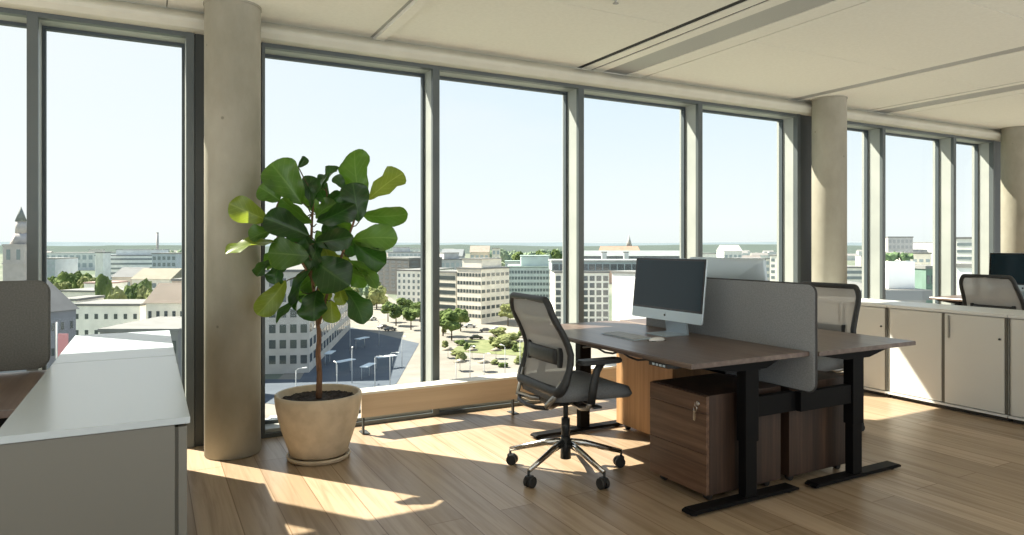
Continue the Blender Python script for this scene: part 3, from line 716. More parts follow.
        b = bmesh.new(); uvl = b.loops.layers.uv.new('UVMap'); NS = 8; rows = []
        for q, (s_, f_) in enumerate(prof):
            row = []
            for j in range(NS+1):
                v = j/NS*2-1
                c = B+a*(s_*L)+side*(v*hw*f_)
                up = fold*hw*f_*(abs(v)**1.4)-fold*hw*.3 - droop*(s_-.5)**2*2.4 + crl*v*s_*f_*.6 + wav*math.sin(s_*13+ph+(1.7 if v > 0 else 0))*abs(v)**2.2*f_
                row.append(b.verts.new(c+n*up))
            rows.append(row)
        for q in range(len(prof)-1):
            for j in range(NS):
                f = b.faces.new((rows[q][j], rows[q][j+1], rows[q+1][j+1], rows[q+1][j])); f.smooth = True
                for lp, (jj, qq) in zip(f.loops, ((j, q), (j+1, q), (j+1, q+1), (j, q+1))):
                    lp[uvl].uv = (.5+(jj/NS-.5)*prof[qq][1], prof[qq][0])
        me = bpy.data.meshes.new('leaf'); b.to_mesh(me); b.free()
        lf = link('leaf', me, M['leaf_'+tone], t)
        near = min(nodes, key=lambda p: (p-B).length+(.15 if (p-B).dot(a) > 0 else 0))
        if (near-B).length > .004:
            e = B+a*.03*L
            MB().tube([near, near.lerp(B, .55)+Vector((0, 0, -.01)), B, e], [.0042, .0036, .0034, .002], 6).build('petiole', M['stem'], lf)
plant()
# ------------------------------------------------------------------ the city thirty metres below
GZ = -28.7
cy_, sy_ = math.cos(YAW), math.sin(YAW)
def W2D(px, d):
    """bearing (as a 24 mm lens sees it) and distance along the view -> a place on the map"""
    r = (px-512)/FPX*d
    return Vector((r*cy_+d*sy_, d*cy_-r*sy_))
def hz(y, d): return EYE+(245-y)/FPX*d
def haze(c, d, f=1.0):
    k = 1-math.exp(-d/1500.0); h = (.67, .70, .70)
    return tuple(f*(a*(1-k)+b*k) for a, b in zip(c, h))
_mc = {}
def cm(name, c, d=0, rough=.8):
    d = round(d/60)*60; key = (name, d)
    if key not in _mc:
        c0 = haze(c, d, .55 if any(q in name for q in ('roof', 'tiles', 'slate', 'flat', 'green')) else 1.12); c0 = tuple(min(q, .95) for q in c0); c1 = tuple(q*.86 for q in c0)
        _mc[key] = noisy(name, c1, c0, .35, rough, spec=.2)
    return _mc[key]
struct('ground', MB().box(-3500, 7000, 6, 8000, GZ-2, GZ), noisy('city_ground', (.12, .15, .11), (.21, .22, .185), .012, .95, spec=.05))['kind'] = 'structure'

RECTS, CIRC = [], []
def free(p, r):
    for (A, ax, ay, w, th) in RECTS:
        q = p-A; a, b = q.dot(ax), q.dot(ay); dx = max(-a, 0, a-w); dy = max(-b, 0, b-th)
        if dx*dx+dy*dy < (r+.6)**2: return False
    return all((p-c).length > r+k for c, k in CIRC)
def settle(px, d, r, rnd, spread=.5):
    for k in range(60):
        dd = d*(1+spread*k/60*rnd.uniform(-.35, 1)); p = W2D(px+rnd.uniform(-.08, .08)*k, dd)
        if free(p, r): break
    CIRC.append((p, r)); return p
def flat(name, pts, z, m):
    return struct(name, MB().prism([tuple(W2D(*p)) for p in pts], 'z', GZ, GZ+z), m)
flat('ground_plaza_paving', [(255, 80), (330, 78), (620, 100), (640, 170), (560, 250), (470, 300), (400, 330), (350, 330), (330, 235), (255, 130)], .10, noisy('pale_paving', (.19, .175, .15), (.26, .24, .205), .12, .9))
flat('ground_road_shadowed', [(262, 128), (352, 118), (378, 123), (398, 148), (419, 205), (352, 245), (332, 238), (300, 150), (262, 150)], .16, noisy('shadowed_asphalt', (.055, .072, .098), (.075, .095, .12), .3, .85))  # asphalt colour carries the shadow lying over the square
flat('ground_lawn_strip', [(450, 190), (520, 182), (540, 205), (470, 215)], .18, noisy('dry_lawn', (.12, .145, .055), (.18, .195, .085), .5, .95))
flat('ground_far_street', [(352, 245), (419, 205), (432, 240), (385, 420), (372, 420)], .14, noisy('dusty_street', (.20, .185, .16), (.25, .235, .205), .3, .9))

def building(label, pL, pR, thick, ztop, base, wall, fl, cols, win, d, roofm=None, side=None, z0=.12, ww=.62, wh=.55, par=.6, skirt=1.5, pent=None, band=False, gable=0, name='building'):
    """pL, pR: (bearing, distance) of the front's two bottom corners; windows are parts of their own"""
    A, B = (Vector(q) if len(q) == 3 else W2D(*q) for q in (pL, pR)); A, B = A.xy, B.xy; v = B-A; w = v.length; h = ztop-base; ax = v/w
    RECTS.append((A, ax, Vector((-ax.y, ax.x)), w, thick))
    t = thing(name, label, 'building', (A.x, A.y, base), math.atan2(v.y, v.x), 'city buildings beyond the glass')
    MB().box(0, w, 0, thick, 0, h).build('wall', wall, t)
    rm = roofm or cm('roof_grey', (.36, .36, .35), d)
    if gable:
        MB().prism([(-.4, h), (thick+.4, h), (thick/2, h+gable)], 'x', -.5, w+.5).build('roof', rm, t)
    else:
        MB().box(-.25, w+.25, -.25, thick+.25, h, h+par).build('roof', rm, t)
    def grid(L, n, f, place):
        if not n or not f: return
        cw, fh = L/n, (h-skirt-.6)/f
        if band: 
            me = MB().box(-L/2+.5, L/2-.5, -.08, .05, -fh*wh/2, fh*wh/2).mesh('window'); n2, cw2 = 1, L
        else: me = MB().box(-cw*ww/2, cw*ww/2, -.06, .10, -fh*wh/2, fh*wh/2).mesh('window'); n2, cw2 = n, cw
        me.materials.append(win)
        for i in range(n2):
            for k in range(f):
                o = bpy.data.objects.new('window', me); C.objects.link(o); o.parent = t
                place(o, (i+.5)*cw2, skirt+(k+.5)*fh)
    def front(o, x, z): o.location = (x, 0, z)
    def right(o, y, z): o.location = (w, y, z); o.rotation_euler = (0, 0, PI/2)
    def left(o, y, z): o.location = (0, y, z); o.rotation_euler = (0, 0, -PI/2)
    grid(w, cols, fl, front)
    if side:
        s, n = side; grid(thick, n, fl, right if s == 'r' else left)
    if pent:
        for (x0, x1, y0, y1, ph) in pent:
            MB().box(x0*w, x1*w, y0*thick, y1*thick, h+par, h+par+ph).build('roof_house', wall, t)
            MB().box(x0*w-.3, x1*w+.3, y0*thick-.3, y1*thick+.3, h+par+ph, h+par+ph+.3).build('roof_house_cap', rm, t)
    return t
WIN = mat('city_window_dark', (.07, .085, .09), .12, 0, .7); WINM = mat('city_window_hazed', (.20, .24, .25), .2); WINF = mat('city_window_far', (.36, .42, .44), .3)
STB = W2D(309, 158); STY = (W2D(350, 240)-STB).normalized(); STX = Vector((STY.y, -STY.x))
# --- beyond the fig: long stone block whose flank runs along the street
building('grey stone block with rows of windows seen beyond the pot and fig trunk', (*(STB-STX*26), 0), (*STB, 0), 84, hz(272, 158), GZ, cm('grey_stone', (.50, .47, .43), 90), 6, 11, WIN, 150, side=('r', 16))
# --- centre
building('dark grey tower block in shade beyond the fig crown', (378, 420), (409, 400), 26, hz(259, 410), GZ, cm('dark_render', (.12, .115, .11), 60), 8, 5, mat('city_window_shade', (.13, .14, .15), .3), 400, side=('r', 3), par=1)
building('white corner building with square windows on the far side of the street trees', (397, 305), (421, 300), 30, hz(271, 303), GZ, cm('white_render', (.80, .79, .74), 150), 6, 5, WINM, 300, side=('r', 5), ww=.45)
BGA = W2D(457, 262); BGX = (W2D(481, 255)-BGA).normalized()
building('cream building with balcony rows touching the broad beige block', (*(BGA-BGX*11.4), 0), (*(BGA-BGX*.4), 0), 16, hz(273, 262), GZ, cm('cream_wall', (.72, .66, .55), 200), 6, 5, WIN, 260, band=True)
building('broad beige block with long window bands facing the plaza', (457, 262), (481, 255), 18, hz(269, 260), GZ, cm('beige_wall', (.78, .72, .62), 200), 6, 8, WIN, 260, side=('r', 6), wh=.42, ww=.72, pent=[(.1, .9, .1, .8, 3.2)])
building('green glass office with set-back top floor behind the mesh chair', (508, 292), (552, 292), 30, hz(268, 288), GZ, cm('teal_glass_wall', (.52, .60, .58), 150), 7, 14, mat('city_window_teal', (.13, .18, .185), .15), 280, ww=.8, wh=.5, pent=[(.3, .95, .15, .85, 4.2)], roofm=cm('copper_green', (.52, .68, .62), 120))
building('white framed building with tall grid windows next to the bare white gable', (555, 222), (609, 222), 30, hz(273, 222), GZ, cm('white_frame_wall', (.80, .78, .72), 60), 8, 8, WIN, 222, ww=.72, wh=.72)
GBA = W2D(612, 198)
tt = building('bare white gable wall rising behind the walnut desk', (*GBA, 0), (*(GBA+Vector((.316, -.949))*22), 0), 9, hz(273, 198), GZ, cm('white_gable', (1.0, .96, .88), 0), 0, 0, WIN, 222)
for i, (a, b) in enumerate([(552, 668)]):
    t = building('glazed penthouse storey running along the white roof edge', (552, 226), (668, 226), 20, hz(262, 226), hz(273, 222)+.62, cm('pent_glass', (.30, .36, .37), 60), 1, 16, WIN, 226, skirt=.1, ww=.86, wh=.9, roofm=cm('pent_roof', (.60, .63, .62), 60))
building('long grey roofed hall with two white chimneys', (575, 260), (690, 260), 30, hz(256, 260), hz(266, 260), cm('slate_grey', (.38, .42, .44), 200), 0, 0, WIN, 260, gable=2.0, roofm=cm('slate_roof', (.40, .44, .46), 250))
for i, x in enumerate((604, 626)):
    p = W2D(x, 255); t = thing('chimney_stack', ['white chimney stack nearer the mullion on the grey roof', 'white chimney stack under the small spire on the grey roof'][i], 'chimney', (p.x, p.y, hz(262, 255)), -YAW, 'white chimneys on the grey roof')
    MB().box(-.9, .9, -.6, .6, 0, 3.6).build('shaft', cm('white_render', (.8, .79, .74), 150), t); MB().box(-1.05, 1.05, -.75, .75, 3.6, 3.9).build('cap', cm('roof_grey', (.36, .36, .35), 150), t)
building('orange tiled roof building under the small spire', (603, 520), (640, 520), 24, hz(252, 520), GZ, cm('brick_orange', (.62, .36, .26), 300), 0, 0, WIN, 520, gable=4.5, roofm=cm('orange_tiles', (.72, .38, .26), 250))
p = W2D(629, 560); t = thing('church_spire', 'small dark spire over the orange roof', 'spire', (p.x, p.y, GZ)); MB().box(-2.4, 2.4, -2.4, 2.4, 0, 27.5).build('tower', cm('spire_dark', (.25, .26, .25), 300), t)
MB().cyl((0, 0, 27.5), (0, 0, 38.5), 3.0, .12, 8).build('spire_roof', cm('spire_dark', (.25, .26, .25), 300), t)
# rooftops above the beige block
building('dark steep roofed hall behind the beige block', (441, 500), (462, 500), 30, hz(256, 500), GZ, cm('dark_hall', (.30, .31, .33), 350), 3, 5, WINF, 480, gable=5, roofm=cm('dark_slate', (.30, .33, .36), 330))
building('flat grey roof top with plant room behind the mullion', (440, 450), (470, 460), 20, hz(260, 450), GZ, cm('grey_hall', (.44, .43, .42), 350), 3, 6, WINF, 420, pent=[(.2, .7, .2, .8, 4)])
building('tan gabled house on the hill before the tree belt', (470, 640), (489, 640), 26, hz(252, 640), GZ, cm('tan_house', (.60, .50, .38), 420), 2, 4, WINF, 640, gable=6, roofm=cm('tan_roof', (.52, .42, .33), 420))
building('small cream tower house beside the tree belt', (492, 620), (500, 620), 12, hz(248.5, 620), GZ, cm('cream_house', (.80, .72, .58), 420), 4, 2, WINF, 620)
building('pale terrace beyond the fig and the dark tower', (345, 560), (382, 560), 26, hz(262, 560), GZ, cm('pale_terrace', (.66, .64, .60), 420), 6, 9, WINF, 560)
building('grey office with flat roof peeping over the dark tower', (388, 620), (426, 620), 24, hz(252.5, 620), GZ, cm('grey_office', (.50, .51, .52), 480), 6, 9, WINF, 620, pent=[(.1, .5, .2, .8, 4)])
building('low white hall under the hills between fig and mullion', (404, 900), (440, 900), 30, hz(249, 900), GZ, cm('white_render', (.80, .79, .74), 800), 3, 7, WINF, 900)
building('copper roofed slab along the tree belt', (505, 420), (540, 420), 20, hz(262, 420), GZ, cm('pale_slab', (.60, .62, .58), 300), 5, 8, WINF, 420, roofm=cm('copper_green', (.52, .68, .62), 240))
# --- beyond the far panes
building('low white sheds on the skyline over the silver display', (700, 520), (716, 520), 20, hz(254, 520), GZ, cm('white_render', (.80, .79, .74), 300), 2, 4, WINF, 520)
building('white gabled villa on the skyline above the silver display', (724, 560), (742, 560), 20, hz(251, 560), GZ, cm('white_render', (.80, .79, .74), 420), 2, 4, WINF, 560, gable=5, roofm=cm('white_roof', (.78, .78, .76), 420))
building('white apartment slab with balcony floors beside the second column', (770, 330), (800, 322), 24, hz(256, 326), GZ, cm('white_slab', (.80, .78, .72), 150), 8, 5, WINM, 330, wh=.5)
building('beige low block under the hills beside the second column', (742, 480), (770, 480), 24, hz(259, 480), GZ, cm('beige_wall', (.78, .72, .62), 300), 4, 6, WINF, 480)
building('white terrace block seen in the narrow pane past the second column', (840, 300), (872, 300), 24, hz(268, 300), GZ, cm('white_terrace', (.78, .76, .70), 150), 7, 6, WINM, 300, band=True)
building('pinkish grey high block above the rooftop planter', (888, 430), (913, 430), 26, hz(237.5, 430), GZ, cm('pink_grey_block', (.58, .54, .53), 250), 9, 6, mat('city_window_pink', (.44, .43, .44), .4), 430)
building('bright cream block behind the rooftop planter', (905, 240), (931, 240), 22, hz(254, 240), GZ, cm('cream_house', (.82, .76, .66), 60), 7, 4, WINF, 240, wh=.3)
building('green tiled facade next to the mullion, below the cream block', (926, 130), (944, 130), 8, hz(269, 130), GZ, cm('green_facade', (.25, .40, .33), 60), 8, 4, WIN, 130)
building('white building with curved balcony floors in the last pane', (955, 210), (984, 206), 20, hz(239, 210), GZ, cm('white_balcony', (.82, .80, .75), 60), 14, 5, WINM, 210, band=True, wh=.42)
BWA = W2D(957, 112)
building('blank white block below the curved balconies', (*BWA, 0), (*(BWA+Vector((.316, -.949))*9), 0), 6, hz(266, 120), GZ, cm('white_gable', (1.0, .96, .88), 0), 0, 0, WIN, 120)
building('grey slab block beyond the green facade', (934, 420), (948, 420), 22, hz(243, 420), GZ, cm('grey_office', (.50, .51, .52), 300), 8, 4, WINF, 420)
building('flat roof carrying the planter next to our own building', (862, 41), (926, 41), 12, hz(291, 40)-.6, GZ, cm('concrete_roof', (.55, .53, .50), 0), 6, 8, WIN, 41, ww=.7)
p = W2D(897, 42.2); t = thing('rooftop_planter', 'white rooftop planter box filled with dark green plants', 'planter', (p.x, p.y, hz(291, 40)+.02), -YAW)
MB().box(-.82, .82, -.5, .5, 0, 1.7, bev=.03).build('box', cm('planter_white', (.85, .83, .79), 0), t)
fol = MB()
for i in range(26):
    x, y = random.uniform(-.75, .75), random.uniform(-.4, .4); b = bmesh.new(); bmesh.ops.create_icosphere(b, subdivisions=1, radius=random.uniform(.12, .24))
    for v in b.verts: v.co = v.co*(1+.6*noise.noise(v.co*9+Vector((i, 0, 0))))+Vector((x, y, 1.78+random.uniform(0, .38)))
    fol.add(b)
fol.build('planting', noisy('planter_green', (.03, .07, .02), (.10, .17, .06), 5, .8), t)

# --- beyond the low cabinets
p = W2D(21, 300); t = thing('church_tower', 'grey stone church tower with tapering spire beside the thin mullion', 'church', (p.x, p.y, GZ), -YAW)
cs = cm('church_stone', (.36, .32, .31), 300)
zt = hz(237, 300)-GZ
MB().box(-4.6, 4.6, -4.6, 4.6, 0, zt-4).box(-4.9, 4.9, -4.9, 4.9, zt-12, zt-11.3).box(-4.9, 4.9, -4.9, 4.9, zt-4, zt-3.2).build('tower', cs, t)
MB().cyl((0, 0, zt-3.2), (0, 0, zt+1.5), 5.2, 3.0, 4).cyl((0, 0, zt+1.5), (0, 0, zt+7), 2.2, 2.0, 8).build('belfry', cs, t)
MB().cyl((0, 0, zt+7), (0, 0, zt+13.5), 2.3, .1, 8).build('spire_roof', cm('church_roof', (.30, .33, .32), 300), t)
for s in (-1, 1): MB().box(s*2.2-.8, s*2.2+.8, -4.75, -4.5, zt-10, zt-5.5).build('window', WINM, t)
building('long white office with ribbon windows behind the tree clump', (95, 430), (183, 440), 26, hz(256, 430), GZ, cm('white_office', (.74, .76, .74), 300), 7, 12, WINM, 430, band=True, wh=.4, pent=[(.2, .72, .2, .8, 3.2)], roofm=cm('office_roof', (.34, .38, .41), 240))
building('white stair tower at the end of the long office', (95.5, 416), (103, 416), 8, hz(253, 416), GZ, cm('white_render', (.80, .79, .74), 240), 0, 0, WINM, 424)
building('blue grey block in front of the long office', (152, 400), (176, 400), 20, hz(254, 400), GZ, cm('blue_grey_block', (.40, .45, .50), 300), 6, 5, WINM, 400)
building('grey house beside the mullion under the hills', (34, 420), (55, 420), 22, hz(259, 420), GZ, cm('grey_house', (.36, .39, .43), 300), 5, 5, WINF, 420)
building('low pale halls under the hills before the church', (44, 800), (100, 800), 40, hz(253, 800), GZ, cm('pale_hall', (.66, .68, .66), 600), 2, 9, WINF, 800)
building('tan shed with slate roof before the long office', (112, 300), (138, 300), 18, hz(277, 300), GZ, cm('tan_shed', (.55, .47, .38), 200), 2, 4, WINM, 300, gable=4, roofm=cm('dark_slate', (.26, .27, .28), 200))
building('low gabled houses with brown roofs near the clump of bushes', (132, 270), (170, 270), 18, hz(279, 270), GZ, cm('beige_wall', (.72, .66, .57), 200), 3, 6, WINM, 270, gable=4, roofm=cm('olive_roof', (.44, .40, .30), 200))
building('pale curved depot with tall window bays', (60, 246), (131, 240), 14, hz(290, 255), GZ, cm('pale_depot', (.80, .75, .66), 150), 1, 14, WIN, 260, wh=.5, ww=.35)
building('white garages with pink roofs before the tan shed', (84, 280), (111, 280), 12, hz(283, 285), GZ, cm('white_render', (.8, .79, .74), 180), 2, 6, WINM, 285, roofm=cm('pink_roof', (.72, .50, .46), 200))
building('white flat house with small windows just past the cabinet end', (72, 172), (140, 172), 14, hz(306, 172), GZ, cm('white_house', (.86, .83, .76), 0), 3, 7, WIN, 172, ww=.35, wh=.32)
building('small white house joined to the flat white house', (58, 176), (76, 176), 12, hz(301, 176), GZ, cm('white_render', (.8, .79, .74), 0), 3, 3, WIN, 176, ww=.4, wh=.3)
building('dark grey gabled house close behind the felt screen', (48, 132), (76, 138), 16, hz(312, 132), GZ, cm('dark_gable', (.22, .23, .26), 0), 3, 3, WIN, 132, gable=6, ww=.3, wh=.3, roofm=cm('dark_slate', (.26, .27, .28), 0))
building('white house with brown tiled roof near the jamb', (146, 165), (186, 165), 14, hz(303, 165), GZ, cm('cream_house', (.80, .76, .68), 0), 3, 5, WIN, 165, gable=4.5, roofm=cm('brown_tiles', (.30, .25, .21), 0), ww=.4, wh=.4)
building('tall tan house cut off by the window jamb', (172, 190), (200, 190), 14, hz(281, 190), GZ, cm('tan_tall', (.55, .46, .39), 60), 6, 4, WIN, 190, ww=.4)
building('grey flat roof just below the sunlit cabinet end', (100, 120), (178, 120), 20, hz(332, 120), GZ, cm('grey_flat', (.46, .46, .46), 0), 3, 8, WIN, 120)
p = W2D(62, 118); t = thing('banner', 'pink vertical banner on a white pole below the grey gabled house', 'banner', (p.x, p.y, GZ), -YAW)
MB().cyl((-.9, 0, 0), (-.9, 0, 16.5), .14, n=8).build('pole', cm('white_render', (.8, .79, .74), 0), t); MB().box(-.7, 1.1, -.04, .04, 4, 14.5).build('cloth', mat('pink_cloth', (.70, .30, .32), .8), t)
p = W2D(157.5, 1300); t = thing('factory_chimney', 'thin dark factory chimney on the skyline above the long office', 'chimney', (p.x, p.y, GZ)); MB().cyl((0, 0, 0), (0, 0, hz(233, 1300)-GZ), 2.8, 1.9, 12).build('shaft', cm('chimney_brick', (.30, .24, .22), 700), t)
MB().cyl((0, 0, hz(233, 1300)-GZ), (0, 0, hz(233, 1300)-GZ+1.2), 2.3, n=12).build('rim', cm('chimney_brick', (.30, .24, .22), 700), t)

rnd = random.Random(3)
# hills on the horizon
def hills(name, d0, dep, amp, base, f, col, seed):
    b = bmesh.new(); rows = []
    for j in range(5):
        row = []
        for i in range(161):
            x = -700+i*14.5; d = d0+dep*j/4; p = W2D(x, d)
            n = .5+.5*noise.noise(Vector((x*f, seed, j*.1)))+.25*noise.noise(Vector((x*f*4, seed+3, 0)))
            z = GZ-5 if j == 0 else base+amp*n*math.sin(min(1, j/3)*PI/2)
            row.append(b.verts.new((p.x, p.y, z)))
        rows.append(row)
    for A, B in zip(rows, rows[1:]):
        for i in range(160):
            f_ = b.faces.new((A[i], A[i+1], B[i+1], B[i])); f_.smooth = True
    o = MB().add(b).build(name, noisy(name, tuple(q*.9 for q in col), col, .004, .95, spec=0)); o['kind'] = 'structure'
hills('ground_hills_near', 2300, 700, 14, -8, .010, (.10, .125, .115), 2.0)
hills('ground_hills_far', 4200, 1500, 26, 8, .006, (.17, .21, .235), 7.0)  # distance haze is put into both hill colours

# --- trees
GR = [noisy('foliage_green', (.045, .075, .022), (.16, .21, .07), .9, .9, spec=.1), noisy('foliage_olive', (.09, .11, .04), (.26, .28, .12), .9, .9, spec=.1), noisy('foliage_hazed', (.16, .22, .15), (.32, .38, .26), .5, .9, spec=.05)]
TRK = mat('tree_trunk', (.10, .075, .05), .9)
def crown_mesh(seed, n=16):
    r = random.Random(seed); m = MB()
    for i in range(n):
        a = r.uniform(0, 2*PI); q = r.uniform(0, .62); z = r.uniform(-.45, .5); q *= math.sqrt(max(.1, 1-z*z))
        b = bmesh.new(); bmesh.ops.create_icosphere(b, subdivisions=3, radius=r.uniform(.28, .46)); c = Vector((q*math.cos(a), q*math.sin(a), z))
        for v in b.verts:
            v.co = v.co*(1+.34*noise.noise(v.co*7+c*9)+.22*noise.noise(v.co*17+c*5))+c
        m.add(b)
    return m.mesh('crown')
CR = {(s, g): None for s in range(3) for g in range(3)}
for s in range(3):
    base = crown_mesh(40+s)
    for g in range(3):
        me = base.copy(); me.materials.clear(); me.materials.append(GR[g]); CR[(s, g)] = me
tme = MB().cyl((0, 0, 0), (0, 0, 1), .045, .03, 8).mesh('trunk'); tme.materials.append(TRK)
def tree(label, px, d, height, width, g, base=GZ, group=None, trunk=.3, name='tree'):
    p = settle(px, d, width*.60, rnd, .4); t = thing(name, label, 'tree' if name == 'tree' else 'shrub', (p.x, p.y, base), rnd.uniform(0, 6), group)
    if trunk > 0:
        k = bpy.data.objects.new('trunk', tme); C.objects.link(k); k.parent = t; k.scale = (height*.6, height*.6, height*(trunk+.25))
    o = bpy.data.objects.new('crown', CR[(rnd.randrange(3), g)]); C.objects.link(o); o.parent = t
    ch_ = height*(1-trunk); o.scale = (width/2, width/2, ch_/2*1.05); o.location = (0, 0, height*trunk+ch_/2)
    return t
L1 = 'round crowned street tree at the plaza corner below the white corner building'
for x, d, h, w in [(388, 262, 8.5, 7), (396, 250, 9, 8), (404, 246, 9.5, 9), (411, 238, 8.5, 8), (420, 236, 9, 9)]: tree(L1, x, d, h, w, 0, group='street trees below the white corner building')
for i in range(9):
    tree('grey green tree lining the far street beside the dark tower block', 343+i*4.2, rnd.uniform(300, 400), rnd.uniform(11, 15), rnd.uniform(9, 12), 1 if i % 3 else 2, group='trees beside the dark tower block', trunk=.1)
L2 = 'leafy tree on the plaza before the broad beige block'
for x, d, h, w in [(443, 222, 9.5, 8), (452, 214, 9.5, 9), (461, 228, 8.5, 7)]: tree(L2, x, d, h, w, 0, group='plaza trees before the beige block')
L3 = 'yellow green tree at the foot of the green glass office'
for x, d, h, w in [(508, 250, 9, 8), (497, 262, 9, 8), (489, 256, 8, 7)]: tree(L3, x, d, h, w, 1, group='trees at the foot of the glass office')
L4 = 'tree of the green belt on the slope under the far hills'
for i in range(30):
    x = 488+i*2.9+rnd.uniform(-2, 2); tree(L4, x, rnd.uniform(680, 900), rnd.uniform(20, 27), rnd.uniform(16, 24), 2 if i % 3 else 0, group='tree belt under the far hills', trunk=.1)
for i in range(12):
    x = 584+i*9.5; tree('dark tree on the ridge behind the orange roof', x, rnd.uniform(760, 900), rnd.uniform(20, 26), rnd.uniform(16, 26), 2, group='trees behind the orange roof', trunk=.1)
for i in range(9):
    x = 57+i*4.4; tree('bushy tree of the clump before the long white office', x, rnd.uniform(330, 380), rnd.uniform(12, 17), rnd.uniform(10, 13), i % 2, group='tree clump before the long office', trunk=.12)
for i, x in enumerate((104, 115, 139, 149)):
    x = x+0; tree('sunlit bushy tree behind the white flat house', x, rnd.uniform(205, 228), rnd.uniform(17, 20.5), rnd.uniform(9, 12), 1 if i % 2 else 0, group='bushes behind the white flat house', trunk=.1)
for i in range(8):
    x = 138+i*7; tree('far tree below the factory chimney', x, rnd.uniform(900, 1100), rnd.uniform(17, 26), rnd.uniform(16, 26), 2, group='trees below the factory chimney', trunk=.1)
for i in range(9):
    x = 706+i*10; tree('dark tree among the white villas on the skyline', x, rnd.uniform(640, 760), rnd.uniform(15, 20), rnd.uniform(12, 18), 2 if i % 2 else 0, group='trees among the skyline villas', trunk=.1)
for i in range(6):
    x = 846+i*5; tree('pale green tree in the narrow pane past the second column', x, rnd.uniform(380, 420), rnd.uniform(15, 19), rnd.uniform(11, 14), 1, group='trees past the second column', trunk=.1)
for x, d, h, w in [(503, 197, 3.6, 9), (511, 193, 3.2, 8), (497, 204, 3.0, 7), (330, 205, 4, 5), (338, 212, 4, 5)]:
    tree('low rounded hedge on the plaza lawn', x, d, h, w, 1 if x > 400 else 0, group='hedges on the plaza', trunk=0, name='hedge')

for i in range(16):
    tree('small dark shrub in the planting beds of the sunny plaza', 444+rnd.uniform(0, 84), rnd.uniform(165, 222), rnd.uniform(1.4, 3.2), rnd.uniform(2, 4), i % 2, group='shrubs in the plaza beds', trunk=0, name='shrub')
# --- cars, lamps, sunshades and bollards on the plaza
CB = {}
def car(label, px, d, rz, col):
    p = settle(px, d, 2.5, rnd, .4); t = thing('car', label, 'car', (p.x, p.y, GZ+.16), rz, 'cars round the plaza'); c = mat('car_paint', col, .25)
    body = [(-2.15, .35), (-2.2, .75), (-2.0, .92), (-1.3, .98), (-.9, 1.42), (.55, 1.44), (1.15, .98), (2.0, .86), (2.2, .62), (2.2, .35)]
    MB().prism(body, 'y', -.86, .86, bev=.05).build('body', c, t)
    MB().prism([(-1.2, 1.0), (-.86, 1.36), (.5, 1.38), (1.02, 1.0)], 'y', -.875, .875).build('windows', WIN, t)
    for x in (-1.35, 1.35):
        for y in (-.8, .8): MB().cyl((x, y-.1, .33), (x, y+.1, .33), .33, n=14).build('wheel', M['blackpl'], t)
for i, (x, d, rz, col, lab) in enumerate([(384, 250, .9, (.04, .04, .05), 'black car at the far end of the asphalt square'), (391, 243, .8, (.10, .11, .12), 'dark grey car near the street trees'), (372, 268, 1.2, (.5, .5, .5), 'silver car up the far street'), (366, 290, 1.2, (.45, .12, .08), 'red car up the far street'),
      (458, 206, .1, (.05, .06, .07), 'black car beside the plaza lawn'), (476, 214, .2, (.06, .06, .07), 'dark car near the hedge on the plaza'), (486, 222, 0, (.12, .13, .15), 'grey car at the foot of the beige block'), (497, 232, .3, (.6, .6, .6), 'white car before the green glass office'), (470, 245, .2, (.5, .5, .52), 'pale car under the beige block'), (276, 112, .3, (.75, .75, .75), 'white van like car at the kerb behind the pot'), (300, 116, .3, (.32, .38, .36), 'grey green car behind the fig trunk')]):
    car(lab, x, d, -YAW+rz, col)
t0 = thing('street_lamp', 'thin grey street lamp standing on the asphalt and plaza', 'street lamp', (0, 0, GZ), 0, 'street lamps on the square')
MB().cyl((0, 0, 0), (0, 0, 7.2), .10, .06, 8).build('pole', cm('lamp_grey', (.5, .52, .53), 0), t0); MB().tube([(0, 0, 7.1), (.3, 0, 7.5), (1.3, 0, 7.6)], .05, 6).build('arm', cm('lamp_grey', (.5, .52, .53), 0), t0); MB().box(1.1, 1.9, -.14, .14, 7.5, 7.66, bev=.04).build('lamp_head', cm('lamp_pale', (.75, .76, .76), 0), t0)
sp = [(296, 122), (337, 128), (352, 146), (375, 136), (390, 140), (402, 166), (350, 186), (379, 200), (456, 132), (470, 150), (484, 140), (505, 150), (520, 160)]
for i, (x, d) in enumerate(sp):
    p = W2D(x, d)
    if i == 0: t0.location = (p.x, p.y, GZ+.1)
    else: dup(t0, (p.x, p.y, GZ+.1), rnd.uniform(0, 6))
t0 = thing('tram_shelter', 'small pale canopy shelter on slim posts on the asphalt square', 'shelter', (0, 0, GZ), 0, 'canopies on the asphalt square')
MB().box(-2.6, 2.6, -.9, .9, 2.7, 2.9, bev=.05).build('canopy', cm('shelter_pale', (.62, .68, .72), 0), t0)
for x in (-2.2, 2.2): MB().cyl((x, .6, 0), (x, .6, 2.7), .08, n=8).build('post', cm('lamp_grey', (.5, .52, .53), 0), t0)
MB().box(-2.2, 2.2, .58, .62, .3, 2.5).build('back_pane', M['glass'], t0)
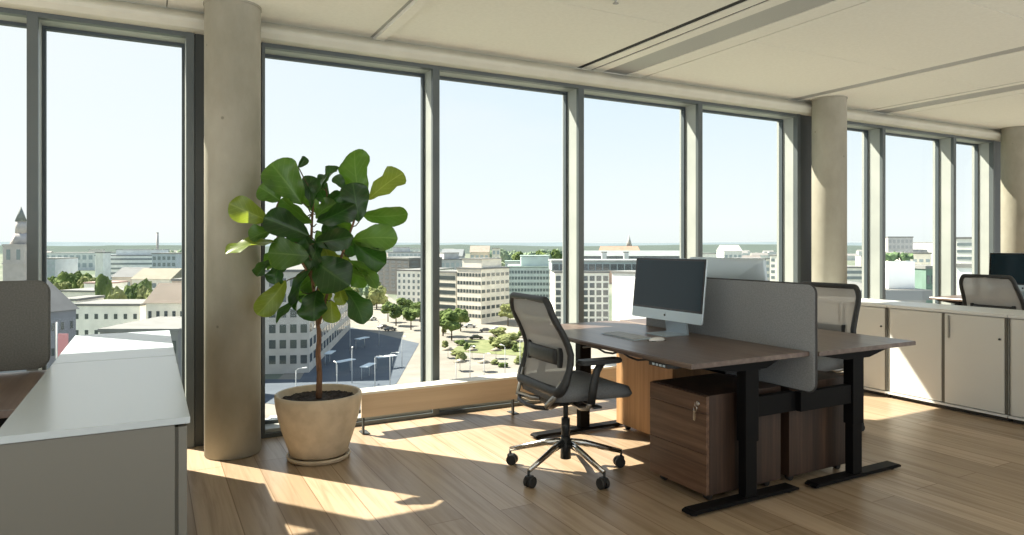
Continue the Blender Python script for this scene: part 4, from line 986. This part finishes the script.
for i, (x, d, r) in enumerate([(345, 158, .5), (368, 152, .9), (386, 164, .2), (362, 196, .7), (330, 170, 1.1)]):
    p = W2D(x, d)
    if i == 0: t0.location = (p.x, p.y, GZ+.16); t0.rotation_euler = (0, 0, r)
    else: dup(t0, (p.x, p.y, GZ+.16), r)
t0 = thing('parasol', 'cream cafe parasol on the pale plaza paving', 'parasol', (0, 0, GZ), 0, 'cafe parasols on the plaza')
MB().cyl((0, 0, 2.1), (0, 0, 2.9), 1.7, .05, 8).build('canopy', cm('cream_cloth_roof', (.70, .60, .46), 0), t0); MB().cyl((0, 0, 0), (0, 0, 2.5), .04, n=6).build('pole', M['mull'], t0); MB().cyl((0, 0, 0), (0, 0, .12), .35, n=10).build('base', M['mull'], t0)
for i in range(5):
    p = settle(448+i*12, 168+rnd.uniform(-12, 12), 1.9, rnd, .3)
    if i == 0: t0.location = (p.x, p.y, GZ+.1)
    else: dup(t0, (p.x, p.y, GZ+.1), 0)
# distant quarter: many small houses, each its own block
rnd = random.Random(3)
cols = [(.78, .76, .70), (.66, .60, .52), (.52, .50, .48), (.72, .66, .58), (.42, .42, .44), (.60, .42, .34)]
for i in range(70):
    x = rnd.choice([rnd.uniform(0, 185), rnd.uniform(330, 580), rnd.uniform(700, 800), rnd.uniform(845, 990)]); d = rnd.uniform(520, 1900)
    w = rnd.uniform(14, 34); hgt = rnd.uniform(9, 19); pxw = w/d*FPX
    p = settle(x, d, math.hypot(w/2, 7), rnd, .8); v = (W2D(x+1, d)-W2D(x, d)).normalized()*w; A = p-v/2-Vector((-v.y, v.x)).normalized()*6
    t = thing('distant_house', 'small hazy house in the distant quarter below the hills', 'building', (A.x, A.y, GZ), math.atan2(v.y, v.x), 'distant houses below the hills')
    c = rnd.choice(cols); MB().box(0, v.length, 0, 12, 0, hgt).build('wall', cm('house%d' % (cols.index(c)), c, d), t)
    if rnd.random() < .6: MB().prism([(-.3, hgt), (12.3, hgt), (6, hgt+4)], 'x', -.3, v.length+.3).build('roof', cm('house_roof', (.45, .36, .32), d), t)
    else: MB().box(-.3, v.length+.3, -.3, 12.3, hgt, hgt+.6).build('roof', cm('roof_grey', (.36, .36, .35), d), t)
